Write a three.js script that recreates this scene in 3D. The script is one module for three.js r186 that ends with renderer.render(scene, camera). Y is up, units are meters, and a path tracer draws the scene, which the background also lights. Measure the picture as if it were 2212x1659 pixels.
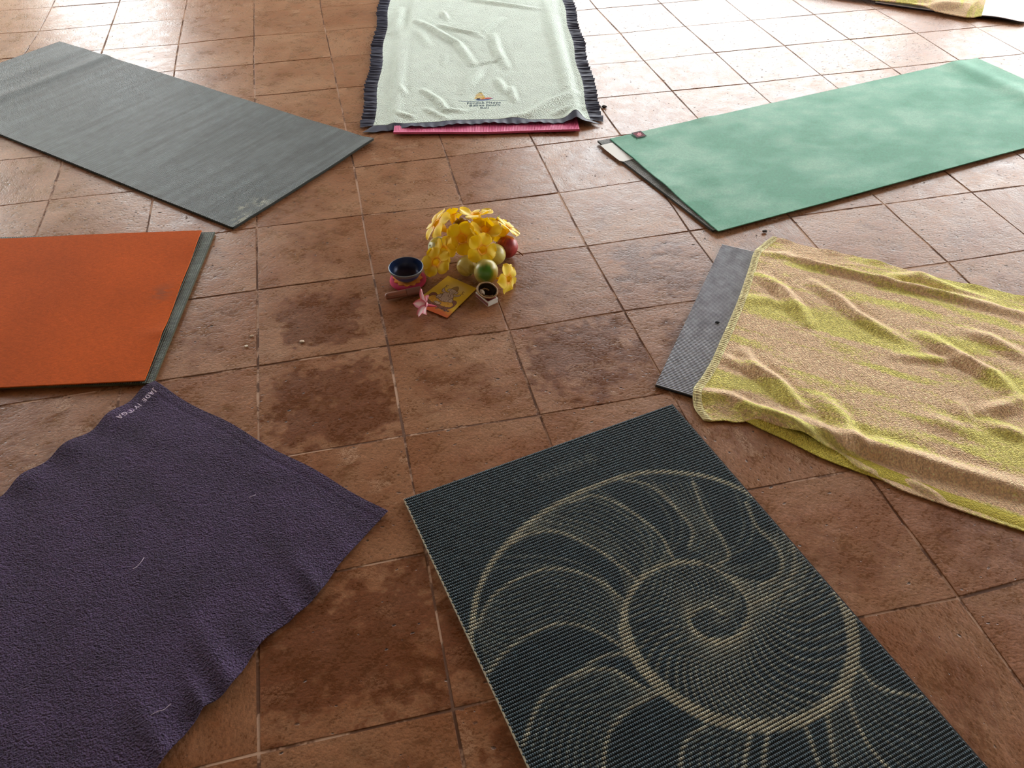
import * as THREE from 'three';
import { RoundedBoxGeometry } from 'three/addons/geometries/RoundedBoxGeometry.js';
import { mergeGeometries } from 'three/addons/utils/BufferGeometryUtils.js';

// ---------------------------------------------------------------- camera, sky, exposure
const scene = new THREE.Scene();
const renderer = new THREE.WebGLRenderer({ antialias: true });
renderer.toneMapping = THREE.LinearToneMapping;
renderer.toneMappingExposure = 1.52;
renderer.shadowMap.enabled = true;
const camera = new THREE.PerspectiveCamera(2 * Math.atan(829.5 / 1725.6) * 180 / Math.PI, 2212 / 1659, 0.05, 100);
camera.position.set(0, 1.2165, 0);
camera.rotation.order = 'YXZ';
camera.rotation.set(-0.7578, 0, -0.0015);
{ // bright, even overcast sky
  const w = 64, h = 32, d = new Float32Array(w * h * 4), L = 5.2;
  for (let y = 0; y < h; y++) for (let x = 0; x < w; x++) {
    const e = Math.max(0, Math.sin(((y + .5) / h - .5) * Math.PI)), k = L * (.85 + .3 * e), o = (y * w + x) * 4;
    d[o] = k * .985; d[o + 1] = k; d[o + 2] = k * 1.0; d[o + 3] = 1;
  }
  const t = new THREE.DataTexture(d, w, h, THREE.RGBAFormat, THREE.FloatType);
  t.mapping = THREE.EquirectangularReflectionMapping; t.magFilter = THREE.LinearFilter; t.needsUpdate = true;
  scene.background = t; scene.environment = t;
}

// ---------------------------------------------------------------- helpers
let seed = 7;
const rnd = () => { seed = (seed + 0x6d2b79f5) | 0; let t = Math.imul(seed ^ (seed >>> 15), 1 | seed); t = (t + Math.imul(t ^ (t >>> 7), 61 | t)) ^ t; return ((t ^ (t >>> 14)) >>> 0) / 4294967296; };
const rr = (a, b) => a + (b - a) * rnd();
const clamp = (x, a = 0, b = 1) => Math.min(b, Math.max(a, x));
const sstep = (a, b, x) => { const t = clamp((x - a) / (b - a)); return t * t * (3 - 2 * t); };
const mix = (a, b, t) => a + (b - a) * t;
const PERM = new Uint8Array(512), VAL = new Float32Array(256);
for (let i = 0; i < 256; i++) { PERM[i] = i; VAL[i] = rnd(); }
for (let i = 255; i > 0; i--) { const j = (rnd() * (i + 1)) | 0, t = PERM[i]; PERM[i] = PERM[j]; PERM[j] = t; }
for (let i = 0; i < 256; i++) PERM[256 + i] = PERM[i];
function noise(x, y) {
  const xi = Math.floor(x), yi = Math.floor(y), fx = x - xi, fy = y - yi, u = fx * fx * (3 - 2 * fx), v = fy * fy * (3 - 2 * fy);
  const X = xi & 255, Y = yi & 255, X1 = (X + 1) & 255, Y1 = (Y + 1) & 255;
  const a = VAL[PERM[PERM[X] + Y]], b = VAL[PERM[PERM[X1] + Y]], c = VAL[PERM[PERM[X] + Y1]], d = VAL[PERM[PERM[X1] + Y1]];
  return a + (b - a) * u + (c - a) * v + (a - b - c + d) * u * v;
}
function fbm(x, y, n) { let s = 0, a = .5, t = 0; for (let i = 0; i < n; i++) { s += a * noise(x, y); t += a; a *= .5; x = x * 2.03 + 17.1; y = y * 2.03 + 5.7; } return s / t; }
function dataTex(w, h, fn, srgb = true, rep = true) {
  const d = new Uint8Array(w * h * 4);
  for (let y = 0; y < h; y++) for (let x = 0; x < w; x++) {
    const c = fn(x, y), o = (y * w + x) * 4;
    if (typeof c === 'number') d[o] = d[o + 1] = d[o + 2] = clamp(c) * 255; else { d[o] = clamp(c[0], 0, 255); d[o + 1] = clamp(c[1], 0, 255); d[o + 2] = clamp(c[2], 0, 255); }
    d[o + 3] = 255;
  }
  const t = new THREE.DataTexture(d, w, h); t.magFilter = THREE.LinearFilter; t.minFilter = THREE.LinearMipmapLinearFilter; t.generateMipmaps = true;
  if (srgb) t.colorSpace = THREE.SRGBColorSpace;
  if (rep) t.wrapS = t.wrapT = THREE.RepeatWrapping;
  t.needsUpdate = true; return t;
}
function canvasTex(w, h, draw) {
  const c = document.createElement('canvas'); c.width = w; c.height = h; draw(c.getContext('2d'), w, h);
  const t = new THREE.CanvasTexture(c); t.colorSpace = THREE.SRGBColorSpace; t.magFilter = THREE.LinearFilter; return t;
}
const rep = (t, a, b) => { const c = t.clone(); c.wrapS = c.wrapT = THREE.RepeatWrapping; c.repeat.set(a, b); c.needsUpdate = true; return c; };
const std = (o) => new THREE.MeshStandardMaterial(o);
const phys = (o) => new THREE.MeshPhysicalMaterial(o);
const names = {};
const numbered = (n) => { if (!(n in names)) { names[n] = 0; return n; } names[n]++; return n + '_' + String(names[n]).padStart(3, '0'); };
function mesh(name, g, m, parent, label) {
  const o = new THREE.Mesh(g, m); o.castShadow = o.receiveShadow = true;
  o.name = parent ? name : numbered(name); if (label) o.userData.label = label;
  (parent || scene).add(o); return o;
}
function thing(name, label, category, group) {
  const o = new THREE.Group(); o.name = numbered(name); o.userData = { label, category }; if (group) o.userData.group = group;
  scene.add(o); return o;
}
function tag(o, label, category, group) { Object.assign(o.userData, { label, category }); if (group) o.userData.group = group; return o; }
function struct(name, parent) { const o = new THREE.Group(); o.name = name; o.userData.kind = 'structure'; (parent || scene).add(o); return o; }
// closed sheet: fn(u,v) -> [x, y, z] of the upper face, thick th(u,v) downwards; uvs in metres (W x L)
function sheet(nu, nv, fn, th, W = 1, L = 1, low = 0) {
  const P = [], UV = [], I = [], n = (nu + 1) * (nv + 1);
  for (const s of [0, 1]) for (let j = 0; j <= nv; j++) for (let i = 0; i <= nu; i++) {
    const u = i / nu, v = j / nv, p = fn(u, v);
    P.push(p[0], s ? Math.max(p[1] - th, Math.min(low, p[1] - .0006)) : p[1], p[2]); UV.push(u * W, v * L);
  }
  const id = (s, i, j) => s * n + j * (nu + 1) + i;
  const p0 = fn(0, 0), p1 = fn(1, 0), p2 = fn(0, 1);
  const flip = (p1[0] - p0[0]) * (p2[2] - p0[2]) - (p1[2] - p0[2]) * (p2[0] - p0[0]) > 0;
  const tri = (a, b, c) => flip ? I.push(a, c, b) : I.push(a, b, c);
  for (let j = 0; j < nv; j++) for (let i = 0; i < nu; i++) {
    tri(id(0, i, j), id(0, i + 1, j), id(0, i + 1, j + 1)); tri(id(0, i, j), id(0, i + 1, j + 1), id(0, i, j + 1));
    tri(id(1, i, j), id(1, i + 1, j + 1), id(1, i + 1, j)); tri(id(1, i, j), id(1, i, j + 1), id(1, i + 1, j + 1));
  }
  const g = new THREE.BufferGeometry();
  // rim on its own vertices so that the edge stays crisp
  const ring = [];
  for (let i = 0; i < nu; i++) ring.push([i, 0]); for (let j = 0; j < nv; j++) ring.push([nu, j]);
  for (let i = nu; i > 0; i--) ring.push([i, nv]); for (let j = nv; j > 0; j--) ring.push([0, j]);
  const base = 2 * n;
  for (const s of [0, 1]) for (const [i, j] of ring) { const k = id(s, i, j) * 3, q = id(s, i, j) * 2; P.push(P[k], P[k + 1], P[k + 2]); UV.push(UV[q], UV[q + 1]); }
  for (let k = 0; k < ring.length; k++) { const k2 = (k + 1) % ring.length, m = ring.length; tri(base + k, base + m + k, base + k2); tri(base + k2, base + m + k, base + m + k2); }
  g.setAttribute('position', new THREE.Float32BufferAttribute(P, 3)); g.setAttribute('uv', new THREE.Float32BufferAttribute(UV, 2));
  g.setIndex(I); g.computeVertexNormals(); return g;
}
// polyline interpolation (Catmull-Rom) by parameter
const curve2 = (pts) => { const c = new THREE.CatmullRomCurve3(pts.map(([x, z]) => new THREE.Vector3(x, 0, z)), false, 'centripetal'); c.arcLengthDivisions = 400; return (t) => { const p = c.getPointAt(clamp(t)); return [p.x, p.z]; }; };
// ridges: sum of soft bumps along polylines [[x,z],...]
function ridgeField(list) {
  const segs = list.map(({ pts, h, w }) => { let L = [0]; for (let i = 1; i < pts.length; i++) L.push(L[i - 1] + Math.hypot(pts[i][0] - pts[i - 1][0], pts[i][1] - pts[i - 1][1])); return { pts, h, w, L, T: L[L.length - 1] }; });
  return (x, z) => {
    let s = 0;
    for (const { pts, h, w, L, T } of segs) {
      let best = 1e9, at = 0;
      for (let i = 0; i < pts.length - 1; i++) {
        const [ax, az] = pts[i], [bx, bz] = pts[i + 1], dx = bx - ax, dz = bz - az, q = dx * dx + dz * dz, t = clamp(((x - ax) * dx + (z - az) * dz) / q);
        const d = Math.hypot(x - ax - t * dx, z - az - t * dz); if (d < best) { best = d; at = L[i] + t * (L[i + 1] - L[i]); }
      }
      if (best > w * 3.2) continue;
      const k = best / w, taper = Math.sqrt(clamp(Math.sin(Math.PI * clamp(at / T * .9 + .05)), 0, 1));
      s += h * taper * (Math.exp(-k * k) - .22 * Math.exp(-((k - 1.7) ** 2) * 2));
    }
    return s;
  };
}

// ---------------------------------------------------------------- floor of handmade terracotta tiles
const S = .295, YAW = -.230914, OX = -.871526, OZ = -6.893872, CY = Math.cos(YAW), SY = Math.sin(YAW);
const gridXZ = (i, j) => { const x = i + OX, z = j + OZ; return [S * (CY * x - SY * z), S * (SY * x + CY * z)]; };
const offs = {};
'1,0,2,-1;0,0,3,-3;0,1,3,-1;1,1,1,0;1,-1,4,9;2,-1,2,8;2,0,-4,10;0,2,3,0;1,2,5,-3;1,3,3,-4;3,0,-9,9;3,1,-11,3;4,1,-7,-2;3,2,-6,1;2,2,-3,9;3,-1,-2,1;2,3,-3,3;3,3,-1,2;0,5,0,-3;1,4,2,-2;1,5,-1,-1;4,5,-1,7;6,1,9,-5;7,1,4,-5;6,2,9,2;5,1,5,-5;5,-5,-7,2;6,-5,-2,4;5,-4,-2,10;6,-4,-6,-2;7,-4,0,-3;5,-3,-7,9;6,-3,-1,-1;7,-3,4,-3;5,-2,-4,2;6,-2,-2,7;4,-1,-4,-4;8,-3,-2,-3;9,-3,9,-3;7,-2,1,-1;0,-3,-1,-9;0,-4,-4,-11;0,-5,-2,-17;0,-6,-2,-8;1,-2,1,-12;1,-3,-3,-8;1,-4,-4,-14;1,-5,-8,-3;1,-6,-10,-2;-1,-4,-1,-17;-1,-5,-4,3;-1,-6,-2,2;-2,-5,1,-5;-2,-6,1,2;-2,-7,0,10;-3,-7,10,10;-3,-6,12,14;-2,-1,1,-3'
  .split(';').forEach((t) => { const [i, j, a, b] = t.split(',').map(Number); offs[i + ',' + j] = [a / 295, b / 295]; });
const corner = (i, j) => { const k = i + ',' + j; if (!offs[k]) offs[k] = [rr(-.012, .012), rr(-.012, .012)]; return [i + offs[k][0], j + offs[k][1]]; };

// 16 tile faces in one atlas: colour, roughness, relief
const AT = 2048, Q = AT / 4;
const tileKinds = [ // [stain amount, pits, scratches, warmth, chalk, round stain]
  [.10, 40, 8, .35, 0, 0], [.16, 70, 10, .45, 0, 0], [.12, 150, 6, .30, 0, 0], [.22, 60, 12, .60, 0, 0],
  [.14, 240, 5, .35, 0, 0], [.20, 110, 14, .5, .5, 0], [.30, 50, 10, .75, 0, 0], [.1, 30, 16, .55, 0, 0],
  [.50, 60, 10, .55, .15, 1], [.62, 70, 8, .5, .1, 0], [.55, 90, 10, .65, .3, 0], [.70, 40, 26, .7, .2, 0],
  [.38, 90, 8, .5, 0, 1], [.26, 200, 6, .4, .2, 0], [.42, 60, 20, .7, .1, 0], [.18, 330, 6, .3, .1, 0]];
const colA = new Uint8Array(AT * AT * 4), rouA = new Uint8Array(AT * AT * 4), bumA = new Uint8Array(AT * AT * 4);
tileKinds.forEach(([stain, pits, scr, warm, chalk, round], k) => {
  const px = (k % 4) * Q, py = ((k / 4) | 0) * Q, ox = k * 31.7, oy = k * 13.3;
  const C = new Float32Array(Q * Q * 3), R = new Float32Array(Q * Q), B = new Float32Array(Q * Q);
  const th = .78 - stain * .5;
  for (let y = 0; y < Q; y++) for (let x = 0; x < Q; x++) {
    const u = x / Q, v = y / Q, o = y * Q + x;
    const n1 = fbm(u * 2.6 + ox, v * 2.6 + oy, 4), n2 = fbm(u * 9 + ox + 50, v * 12 + oy, 4), n3 = fbm(u * 60 + oy, v * 110 + ox, 2), n4 = noise(u * 230 + ox, v * 260);
    let w = clamp(warm + (n1 - .5) * 1.5 + (n2 - .5) * .5);
    let c = [mix(158, 132, w), mix(119, 87, w), mix(90, 58, w)];
    const g = 1 + (n3 - .5) * .32 + (n4 - .5) * .2 + (n2 - .5) * .24;
    let f = fbm(u * 4.2 + ox + 9, v * 4.2 + oy + 4, 3) * .5 + fbm(u * 19 + oy, v * 24 + ox, 4) * .5;
    if (round) f += .32 * (1 - sstep(.12, .46, Math.hypot(u - .52, v - .55))) - .12;
    f -= .24 * sstep(.22, .5, Math.max(Math.abs(u - .5), Math.abs(v - .5)) + (n2 - .5) * .25);
    const st = sstep(th - .13, th - .02, f + (n3 - .5) * .22 + (n4 - .5) * .08) * (stain > .35 ? .72 : .38);
    c = [mix(c[0] * g, 98 * g, st), mix(c[1] * g, 56 * g, st), mix(c[2] * g, 33 * g, st)];
    if (chalk) { const q = sstep(.63, .75, fbm(u * 5 + ox * 2, v * 9 + 3, 3)) * sstep(.45, .75, n4 * .6 + n3 * .5) * chalk; c = [mix(c[0], 205, q), mix(c[1], 180, q), mix(c[2], 155, q)]; }
    C[o * 3] = c[0]; C[o * 3 + 1] = c[1]; C[o * 3 + 2] = c[2];
    R[o] = .27 + (n2 - .5) * .22 + (n3 - .5) * .16 + (1 - n1) * .08 - st * .03;
    B[o] = .62 + (n1 - .5) * .30 + (n2 - .5) * .16 + (n3 - .5) * .10 + (n4 - .5) * .035 - st * .03;
  }
  for (let p = 0; p < pits; p++) { // dirt-filled pinholes
    const cx = rr(8, Q - 8), cy = rr(8, Q - 8), r = .7 + 3.3 * rnd() ** 3.2, el = rr(1, 2.4), a = rr(-.5, .5), ca = Math.cos(a), sa = Math.sin(a), dep = rr(.35, 1);
    for (let y = Math.max(0, cy - 9 | 0); y < Math.min(Q, cy + 10); y++) for (let x = Math.max(0, cx - 12 | 0); x < Math.min(Q, cx + 13); x++) {
      const dx = x - cx, dy = y - cy, d = Math.hypot((ca * dx + sa * dy) / (r * el), (ca * dy - sa * dx) / r) + (noise(x * .6, y * .6) - .5) * .5;
      if (d < 1.3) { const q = sstep(1.3, .5, d) * dep, o = y * Q + x; for (let e = 0; e < 3; e++) C[o * 3 + e] *= 1 - .62 * q; R[o] += .4 * q; B[o] -= .28 * q; }
    }
  }
  for (let s = 0; s < scr; s++) { // pale scratches
    let x = rr(0, Q), y = rr(0, Q), a = rr(0, 6.28); const n = rr(15, 120), bend = rr(-.02, .02), dep = rr(.1, .45);
    for (let i = 0; i < n; i++) {
      x += Math.cos(a); y += Math.sin(a); a += bend; if (x < 1 || y < 1 || x > Q - 2 || y > Q - 2) break;
      const o = (y | 0) * Q + (x | 0), q = dep * Math.sin(Math.PI * i / n);
      C[o * 3] = mix(C[o * 3], 208, q); C[o * 3 + 1] = mix(C[o * 3 + 1], 166, q); C[o * 3 + 2] = mix(C[o * 3 + 2], 128, q); B[o] -= .1 * q;
    }
  }
  for (let y = 0; y < Q; y++) for (let x = 0; x < Q; x++) {
    const o = y * Q + x, O = ((py + y) * AT + px + x) * 4;
    for (let e = 0; e < 3; e++) { colA[O + e] = clamp(C[o * 3 + e], 0, 255); rouA[O + e] = clamp(R[o], .05, 1) * 255; bumA[O + e] = clamp(B[o]) * 255; }
    colA[O + 3] = rouA[O + 3] = bumA[O + 3] = 255;
  }
});
const atlas = (d, srgb) => { const t = new THREE.DataTexture(d, AT, AT); t.magFilter = THREE.LinearFilter; if (srgb) t.colorSpace = THREE.SRGBColorSpace; t.needsUpdate = true; return t; };
const tileMat = std({ map: atlas(colA, true), roughnessMap: atlas(rouA), roughness: 1, bumpMap: atlas(bumA), bumpScale: .0028 });
const floor = struct('floor');
const tileChoice = { '0,1': 8, '0,2': 9, '0,4': 11, '0,3': 5, '0,0': 1, '1,1': 6, '1,2': 13, '2,2': 10, '1,0': 3, '2,1': 7, '3,1': 14, '2,0': 0, '3,0': 0, '-1,1': 1, '-1,0': 2, '-1,2': 7, '4,4': 6, '3,4': 3, '4,5': 6, '1,3': 3, '2,3': 3, '1,4': 11, '0,5': 1, '-1,5': 7, '1,5': 10, '3,2': 12, '4,3': 6, '5,4': 6, '5,1': 2, '6,1': 4, '6,0': 2, '5,2': 13, '6,2': 15, '7,2': 15, '-2,-1': 15, '-3,-1': 15, '-1,-1': 4, '-3,0': 2, '-2,0': 2, '-2,1': 7, '-3,2': 7, '-2,2': 5, '0,-5': 2, '0,-4': 0, '0,-3': 2, '-1,-5': 0, '-1,-6': 5, '7,-3': 15, '8,-3': 15, '6,-2': 13, '6,-3': 4, '5,-5': 15, '5,-4': 5, '7,-4': 4, '7,-2': 15, '8,-4': 15 };
function tileGeo(i, j, kind, turn) {
  const c = [corner(i, j), corner(i + 1, j), corner(i + 1, j + 1), corner(i, j + 1)], N = 3, ring = [];
  const ctr = [(c[0][0] + c[1][0] + c[2][0] + c[3][0]) / 4, (c[0][1] + c[1][1] + c[2][1] + c[3][1]) / 4];
  const gap = rr(.0026, .0048), tx = rr(-.0028, .0028), tz = rr(-.0028, .0028), drop = rr(0, .0012) + .0006;
  for (let s = 0; s < 4; s++) for (let k = 0; k < N; k++) {
    const t = k / N, a = c[s], b = c[(s + 1) % 4], wob = (k ? rr(-.004, .004) : 0);
    let x = mix(a[0], b[0], t), z = mix(a[1], b[1], t); const dx = ctr[0] - x, dz = ctr[1] - z, m = Math.max(Math.abs(dx), Math.abs(dz));
    ring.push([x + (k ? 1 : 1.12) * dx * (gap + wob) / m, z + (k ? 1 : 1.12) * dz * (gap + wob) / m]);
  }
  const P = [], NN = [], UV = [], inn = ring.map(([x, z]) => [mix(x, ctr[0], .013), mix(z, ctr[1], .013)]);
  const lift = (x, z) => -drop - .0003 + (x - ctr[0]) * tx * S + (z - ctr[1]) * tz * S;
  const put = (g, y, n, fl) => {
    const X = g[0] + OX, Z = g[1] + OZ; P.push(S * (CY * X - SY * Z), y + lift(g[0], g[1]), S * (SY * X + CY * Z)); NN.push(CY * n[0] - SY * n[2], n[1], SY * n[0] + CY * n[2]);
    let a = clamp(g[0] - ctr[0] + .5, .02, .98), b = clamp(g[1] - ctr[1] + .5, .02, .98);
    for (let q = 0; q < turn; q++) [a, b] = [b, 1 - a];
    UV.push(((kind % 4) + a) / 4, (((kind / 4) | 0) + b) / 4);
  };
  const up = [-tx, 1, -tz], M = ring.length;
  for (let k = 0; k < M; k++) {
    const k2 = (k + 1) % M, out = (p) => { const dx = p[0] - ctr[0], dz = p[1] - ctr[1], a = Math.abs(dx) > Math.abs(dz); return [a ? Math.sign(dx) * .8 : 0, .6, a ? 0 : Math.sign(dz) * .8]; };
    const mid = [(ring[k][0] + ring[k2][0]) / 2, (ring[k][1] + ring[k2][1]) / 2], n = out(mid);
    put(ctr, 0, up); put(inn[k2], 0, up); put(inn[k], 0, up);
    put(inn[k], 0, up); put(inn[k2], 0, up); put(ring[k2], -.0042, n);
    put(inn[k], 0, up); put(ring[k2], -.0042, n); put(ring[k], -.0042, n);
  }
  const g = new THREE.BufferGeometry();
  g.setAttribute('position', new THREE.Float32BufferAttribute(P, 3)); g.setAttribute('normal', new THREE.Float32BufferAttribute(NN, 3)); g.setAttribute('uv', new THREE.Float32BufferAttribute(UV, 2));
  return g;
}
{ // mortar bed below the joints
  const mt = dataTex(512, 512, (x, y) => { const a = fbm(x / 40, y / 40, 4), b = noise(x / 2.2, y / 2.2), d = sstep(.46, .62, a + (b - .5) * .2); return [mix(200, 104, d) + b * 14, mix(166, 70, d) + b * 14, mix(142, 50, d) + b * 12]; });
  const g = new THREE.BoxGeometry(11, .2, 11); g.translate(.2, -.1030, -1.6);
  const uv = g.attributes.uv; for (let k = 0; k < uv.count; k++) uv.setXY(k, uv.getX(k) * 14, uv.getY(k) * 14);
  mesh('mortar_bed', g, std({ map: mt, roughness: .75 }), floor);
  const near = [], far = [];
  for (let j = -18; j <= 14; j++) for (let i = -18; i <= 19; i++) {
    const [x, z] = gridXZ(i + .5, j + .5); if (x < -4.9 || x > 5.3 || z < -6.7 || z > 3.5) continue;
    const half = .45 + .62 * Math.hypot(-z, 1.2); // half width of the view on the floor
    const inView = z < -.2 && z > -4.3 && Math.abs(x) < half * (z < -1 ? 1.1 : 1.0) + .1;
    (inView && near.length < 300 ? near : far).push([i, j]);
  }
  for (const [i, j] of near) {
    const kind = tileChoice[i + ',' + j] ?? [0, 1, 2, 3, 4, 7, 13, 2, 5][(rnd() * 9) | 0], turn = tileChoice[i + ',' + j] != null ? 0 : (rnd() * 4) | 0;
    mesh('tile', tileGeo(i, j, kind, turn), tileMat, floor);
  }
  const o = mesh('outer_tiles', mergeGeometries(far.map(([i, j]) => tileGeo(i, j, (rnd() * 8) | 0, (rnd() * 4) | 0))), tileMat, floor);
  o.userData.kind = 'stuff'; console.log('tiles', near.length, far.length);
}

// ---------------------------------------------------------------- the open pavilion around it (unseen roof, walls and posts, laid out to shape the light on the floor)
const plaster = std({ map: dataTex(256, 256, (x, y) => { const a = fbm(x / 50, y / 50, 4); return [205 + a * 20, 192 + a * 20, 172 + a * 18]; }), roughness: .9 });
const wood = std({ map: dataTex(256, 256, (x, y) => { const a = fbm(x / 6, y / 90, 4); return [96 + a * 40, 64 + a * 30, 42 + a * 22]; }), roughness: .7 });
const slab = (name, x0, x1, y0, y1, z0, z1, m, parent) => { const g = new THREE.BoxGeometry(x1 - x0, y1 - y0, z1 - z0); g.translate((x0 + x1) / 2, (y0 + y1) / 2, (z0 + z1) / 2); return mesh(name, g, m, parent); };
{
  const st = (o) => { o.userData.kind = 'structure'; return o; };
  st(slab('ceiling', -5.2, 5.6, 3.3, 3.5, -7.0, 3.9, wood));
  st(slab('wall_back', -5.0, 5.4, -.2, 3.3, 3.5, 3.7, plaster));
  st(slab('wall_left', -5.0, -4.8, -.2, 3.3, -3.2, 3.5, plaster));
  st(slab('wall_right', 5.2, 5.4, -.2, 3.3, -2.0, 3.5, plaster));
  { const w = st(slab('wall_far', -2.75, .1, -.2, 3.3, -6.85, -6.65, plaster)); slab('wall_end', -5.0, -3.75, -.2, 3.3, -6.85, -6.65, plaster, w); }
  for (const [x, z] of [[-4.9, -4.4], [5.3, -3.0], [3.4, -6.75]]) { const p = st(slab('trim_' + (++names.trimN || (names.trimN = 1)), x - .09, x + .09, 0, 3.3, z - .09, z + .09, wood)); }
  const lawn = std({ map: dataTex(256, 256, (x, y) => { const a = fbm(x / 12, y / 12, 4); return [120 + a * 60, 130 + a * 50, 90 + a * 40]; }), roughness: 1 });
  st(slab('ground', -30, 30, -.5, -.21, -36, 24, lawn));
}
// ---------------------------------------------------------------- cloth and mat textures
const terry = dataTex(512, 512, (x, y) => { // looped pile, tileable enough at its size
  const a = noise(x / 3.1, y / 3.1), b = noise(x / 1.7 + 40, y / 1.7 + 9), c = fbm(x / 22, y / 22, 3); return .15 + .5 * a + .25 * b + .15 * c;
}, false);
const weave = dataTex(256, 256, (x, y) => { // knitted foam: offset rows of small loops, 16 x 16 loops
  const r = Math.floor(y / 16), u = ((x + (r % 2) * 8) % 16) / 16 - .5, v = (y % 16) / 16 - .5; return clamp(1.1 - 2.3 * Math.hypot(u * .95, v * 1.15)) * .9 + .1 * noise(x / 2, y / 2);
}, false);
const fine = dataTex(512, 512, (x, y) => .5 * noise(x / 1.6, y / 1.6) + .3 * noise(x / 4, y / 4) + .2 * fbm(x / 40, y / 40, 3), false);

// mat: rectangle from corner O along unit vector a (width W) and b (length L), upper face at height y
function matFrame(O, ax, az) { const n = Math.hypot(ax, az), a = [ax / n, az / n]; return { O, a, b: (s) => [-a[1] * s, a[0] * s] }; }
function matSheet(O, a, b, W, L, y, th, nu, nv, wave, off = [0, 0]) {
  return sheet(nu, nv, (u, v) => { const s = u * W + off[0], t = v * L + off[1]; return [O[0] + a[0] * s + b[0] * t, y + (wave ? wave(s, t) : 0), O[1] + a[1] * s + b[1] * t]; }, th, W, L, .0002);
}
const unit = (x, z) => { const n = Math.hypot(x, z); return [x / n, z / n]; };
const perp = ([x, z], s = 1) => [-z * s, x * s];

// ---------------------------------------------------------------- slate-grey woven mat, far left
{
  const a = unit(.3272, -.5238), b = perp(a, 1), O = [-.7751, -1.9108]; // b points away to the left
  const bb = b[0] < 0 ? b : [-b[0], -b[1]], W = .617, L = 1.62;
  const t = thing('yoga_mat', 'slate grey woven yoga mat with chalky smudge at its corner', 'yoga mat');
  const map = dataTex(1024, 2048, (x, y) => {
    const u = x / 1024 * W, v = y / 2048 * L, r = Math.floor(v / .0048), q = ((u / .0037 + (r % 2) * .5) % 1) - .5, w = (v / .0048 % 1) - .5;
    const bump = clamp(1.15 - 2.1 * Math.hypot(q * .9, w * 1.1)), streak = fbm(u * 5, v * 60, 3), n = fbm(u * 40, v * 40, 3), big = fbm(u * 3 + 7, v * 3, 3);
    let k = .40 + .78 * bump + (streak - .5) * .3 + (n - .5) * .16 + (big - .5) * .16, c = [108 * k, 124 * k, 126 * k];
    const smudge = Math.max(Math.exp(-(((u - .045) / .035) ** 2) - ((v - .012) / .022) ** 2), Math.exp(-(((u - .14) / .022) ** 2) - ((v - .03) / .028) ** 2), Math.exp(-(((u - .09) / .02) ** 2) - ((v - .055) / .012) ** 2)) * sstep(.42, .62, fbm(u * 70, v * 110, 3)) * (.35 + .65 * bump);
    return [mix(c[0], 205, smudge), mix(c[1], 205, smudge), mix(c[2], 178, smudge)];
  }, true, false);
  const wave = (s, v) => .0025 * (noise(s * 6, v * 6) - .3) + .006 * Math.exp(-((v / .03) ** 2)) * sstep(.35, .6, s) + .005 * Math.exp(-(((v - 1.33) / .03) ** 2)) + .002 * Math.exp(-(((v - 1.47) / .03) ** 2));
  const g = matSheet(O, a, bb, W, L, .0078, .0016, 60, 160, wave); g.attributes.uv.array.forEach((_, i, A) => { A[i] /= i % 2 ? L : W; });
  mesh('woven_surface', g, std({ map, bumpMap: rep(weave, W / .0592, L / .0768), bumpScale: .0016, roughness: .52 }), t);
  mesh('rubber_base', matSheet(O, a, bb, W, L, .0062, .006, 60, 160, wave), std({ color: 0x23261f, roughness: .8 }), t, 'dark rubber backing');
}

// ---------------------------------------------------------------- orange mat on a ribbed dark mat
const ribTex = dataTex(64, 64, (x, y) => { const v = (y % 16) / 16 - .5, u = ((x + (((y / 16) | 0) % 2) * 8) % 16) / 16 - .5; return clamp(1.2 - 2.2 * Math.hypot(u * .8, v)); }, false);
const darkRib = (W, L, c1, c2) => std({
  map: dataTex(1024, 256, (x, y) => { const u = x / 1024 * W, v = y / 256 * .16, r = Math.floor(v / .005), q = ((u / .0052 + (r % 2) * 0) % 1) - .5, w = (v / .005 % 1) - .5, k = clamp(1.25 - 2.3 * Math.hypot(q, w * .8)), n = fbm(u * 60, v * 60, 3); return [mix(c1[0], c2[0], k * (.5 + n)), mix(c1[1], c2[1], k * (.5 + n)), mix(c1[2], c2[2], k * (.5 + n))]; }),
  bumpMap: rep(ribTex, W / (4 * .0052), .16 / (4 * .005)), bumpScale: .0015, roughness: .6 });
const scaleUV = (g, W, L) => { const A = g.attributes.uv.array; for (let i = 0; i < A.length; i += 2) { A[i] /= W; A[i + 1] /= L; } return g; };
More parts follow.
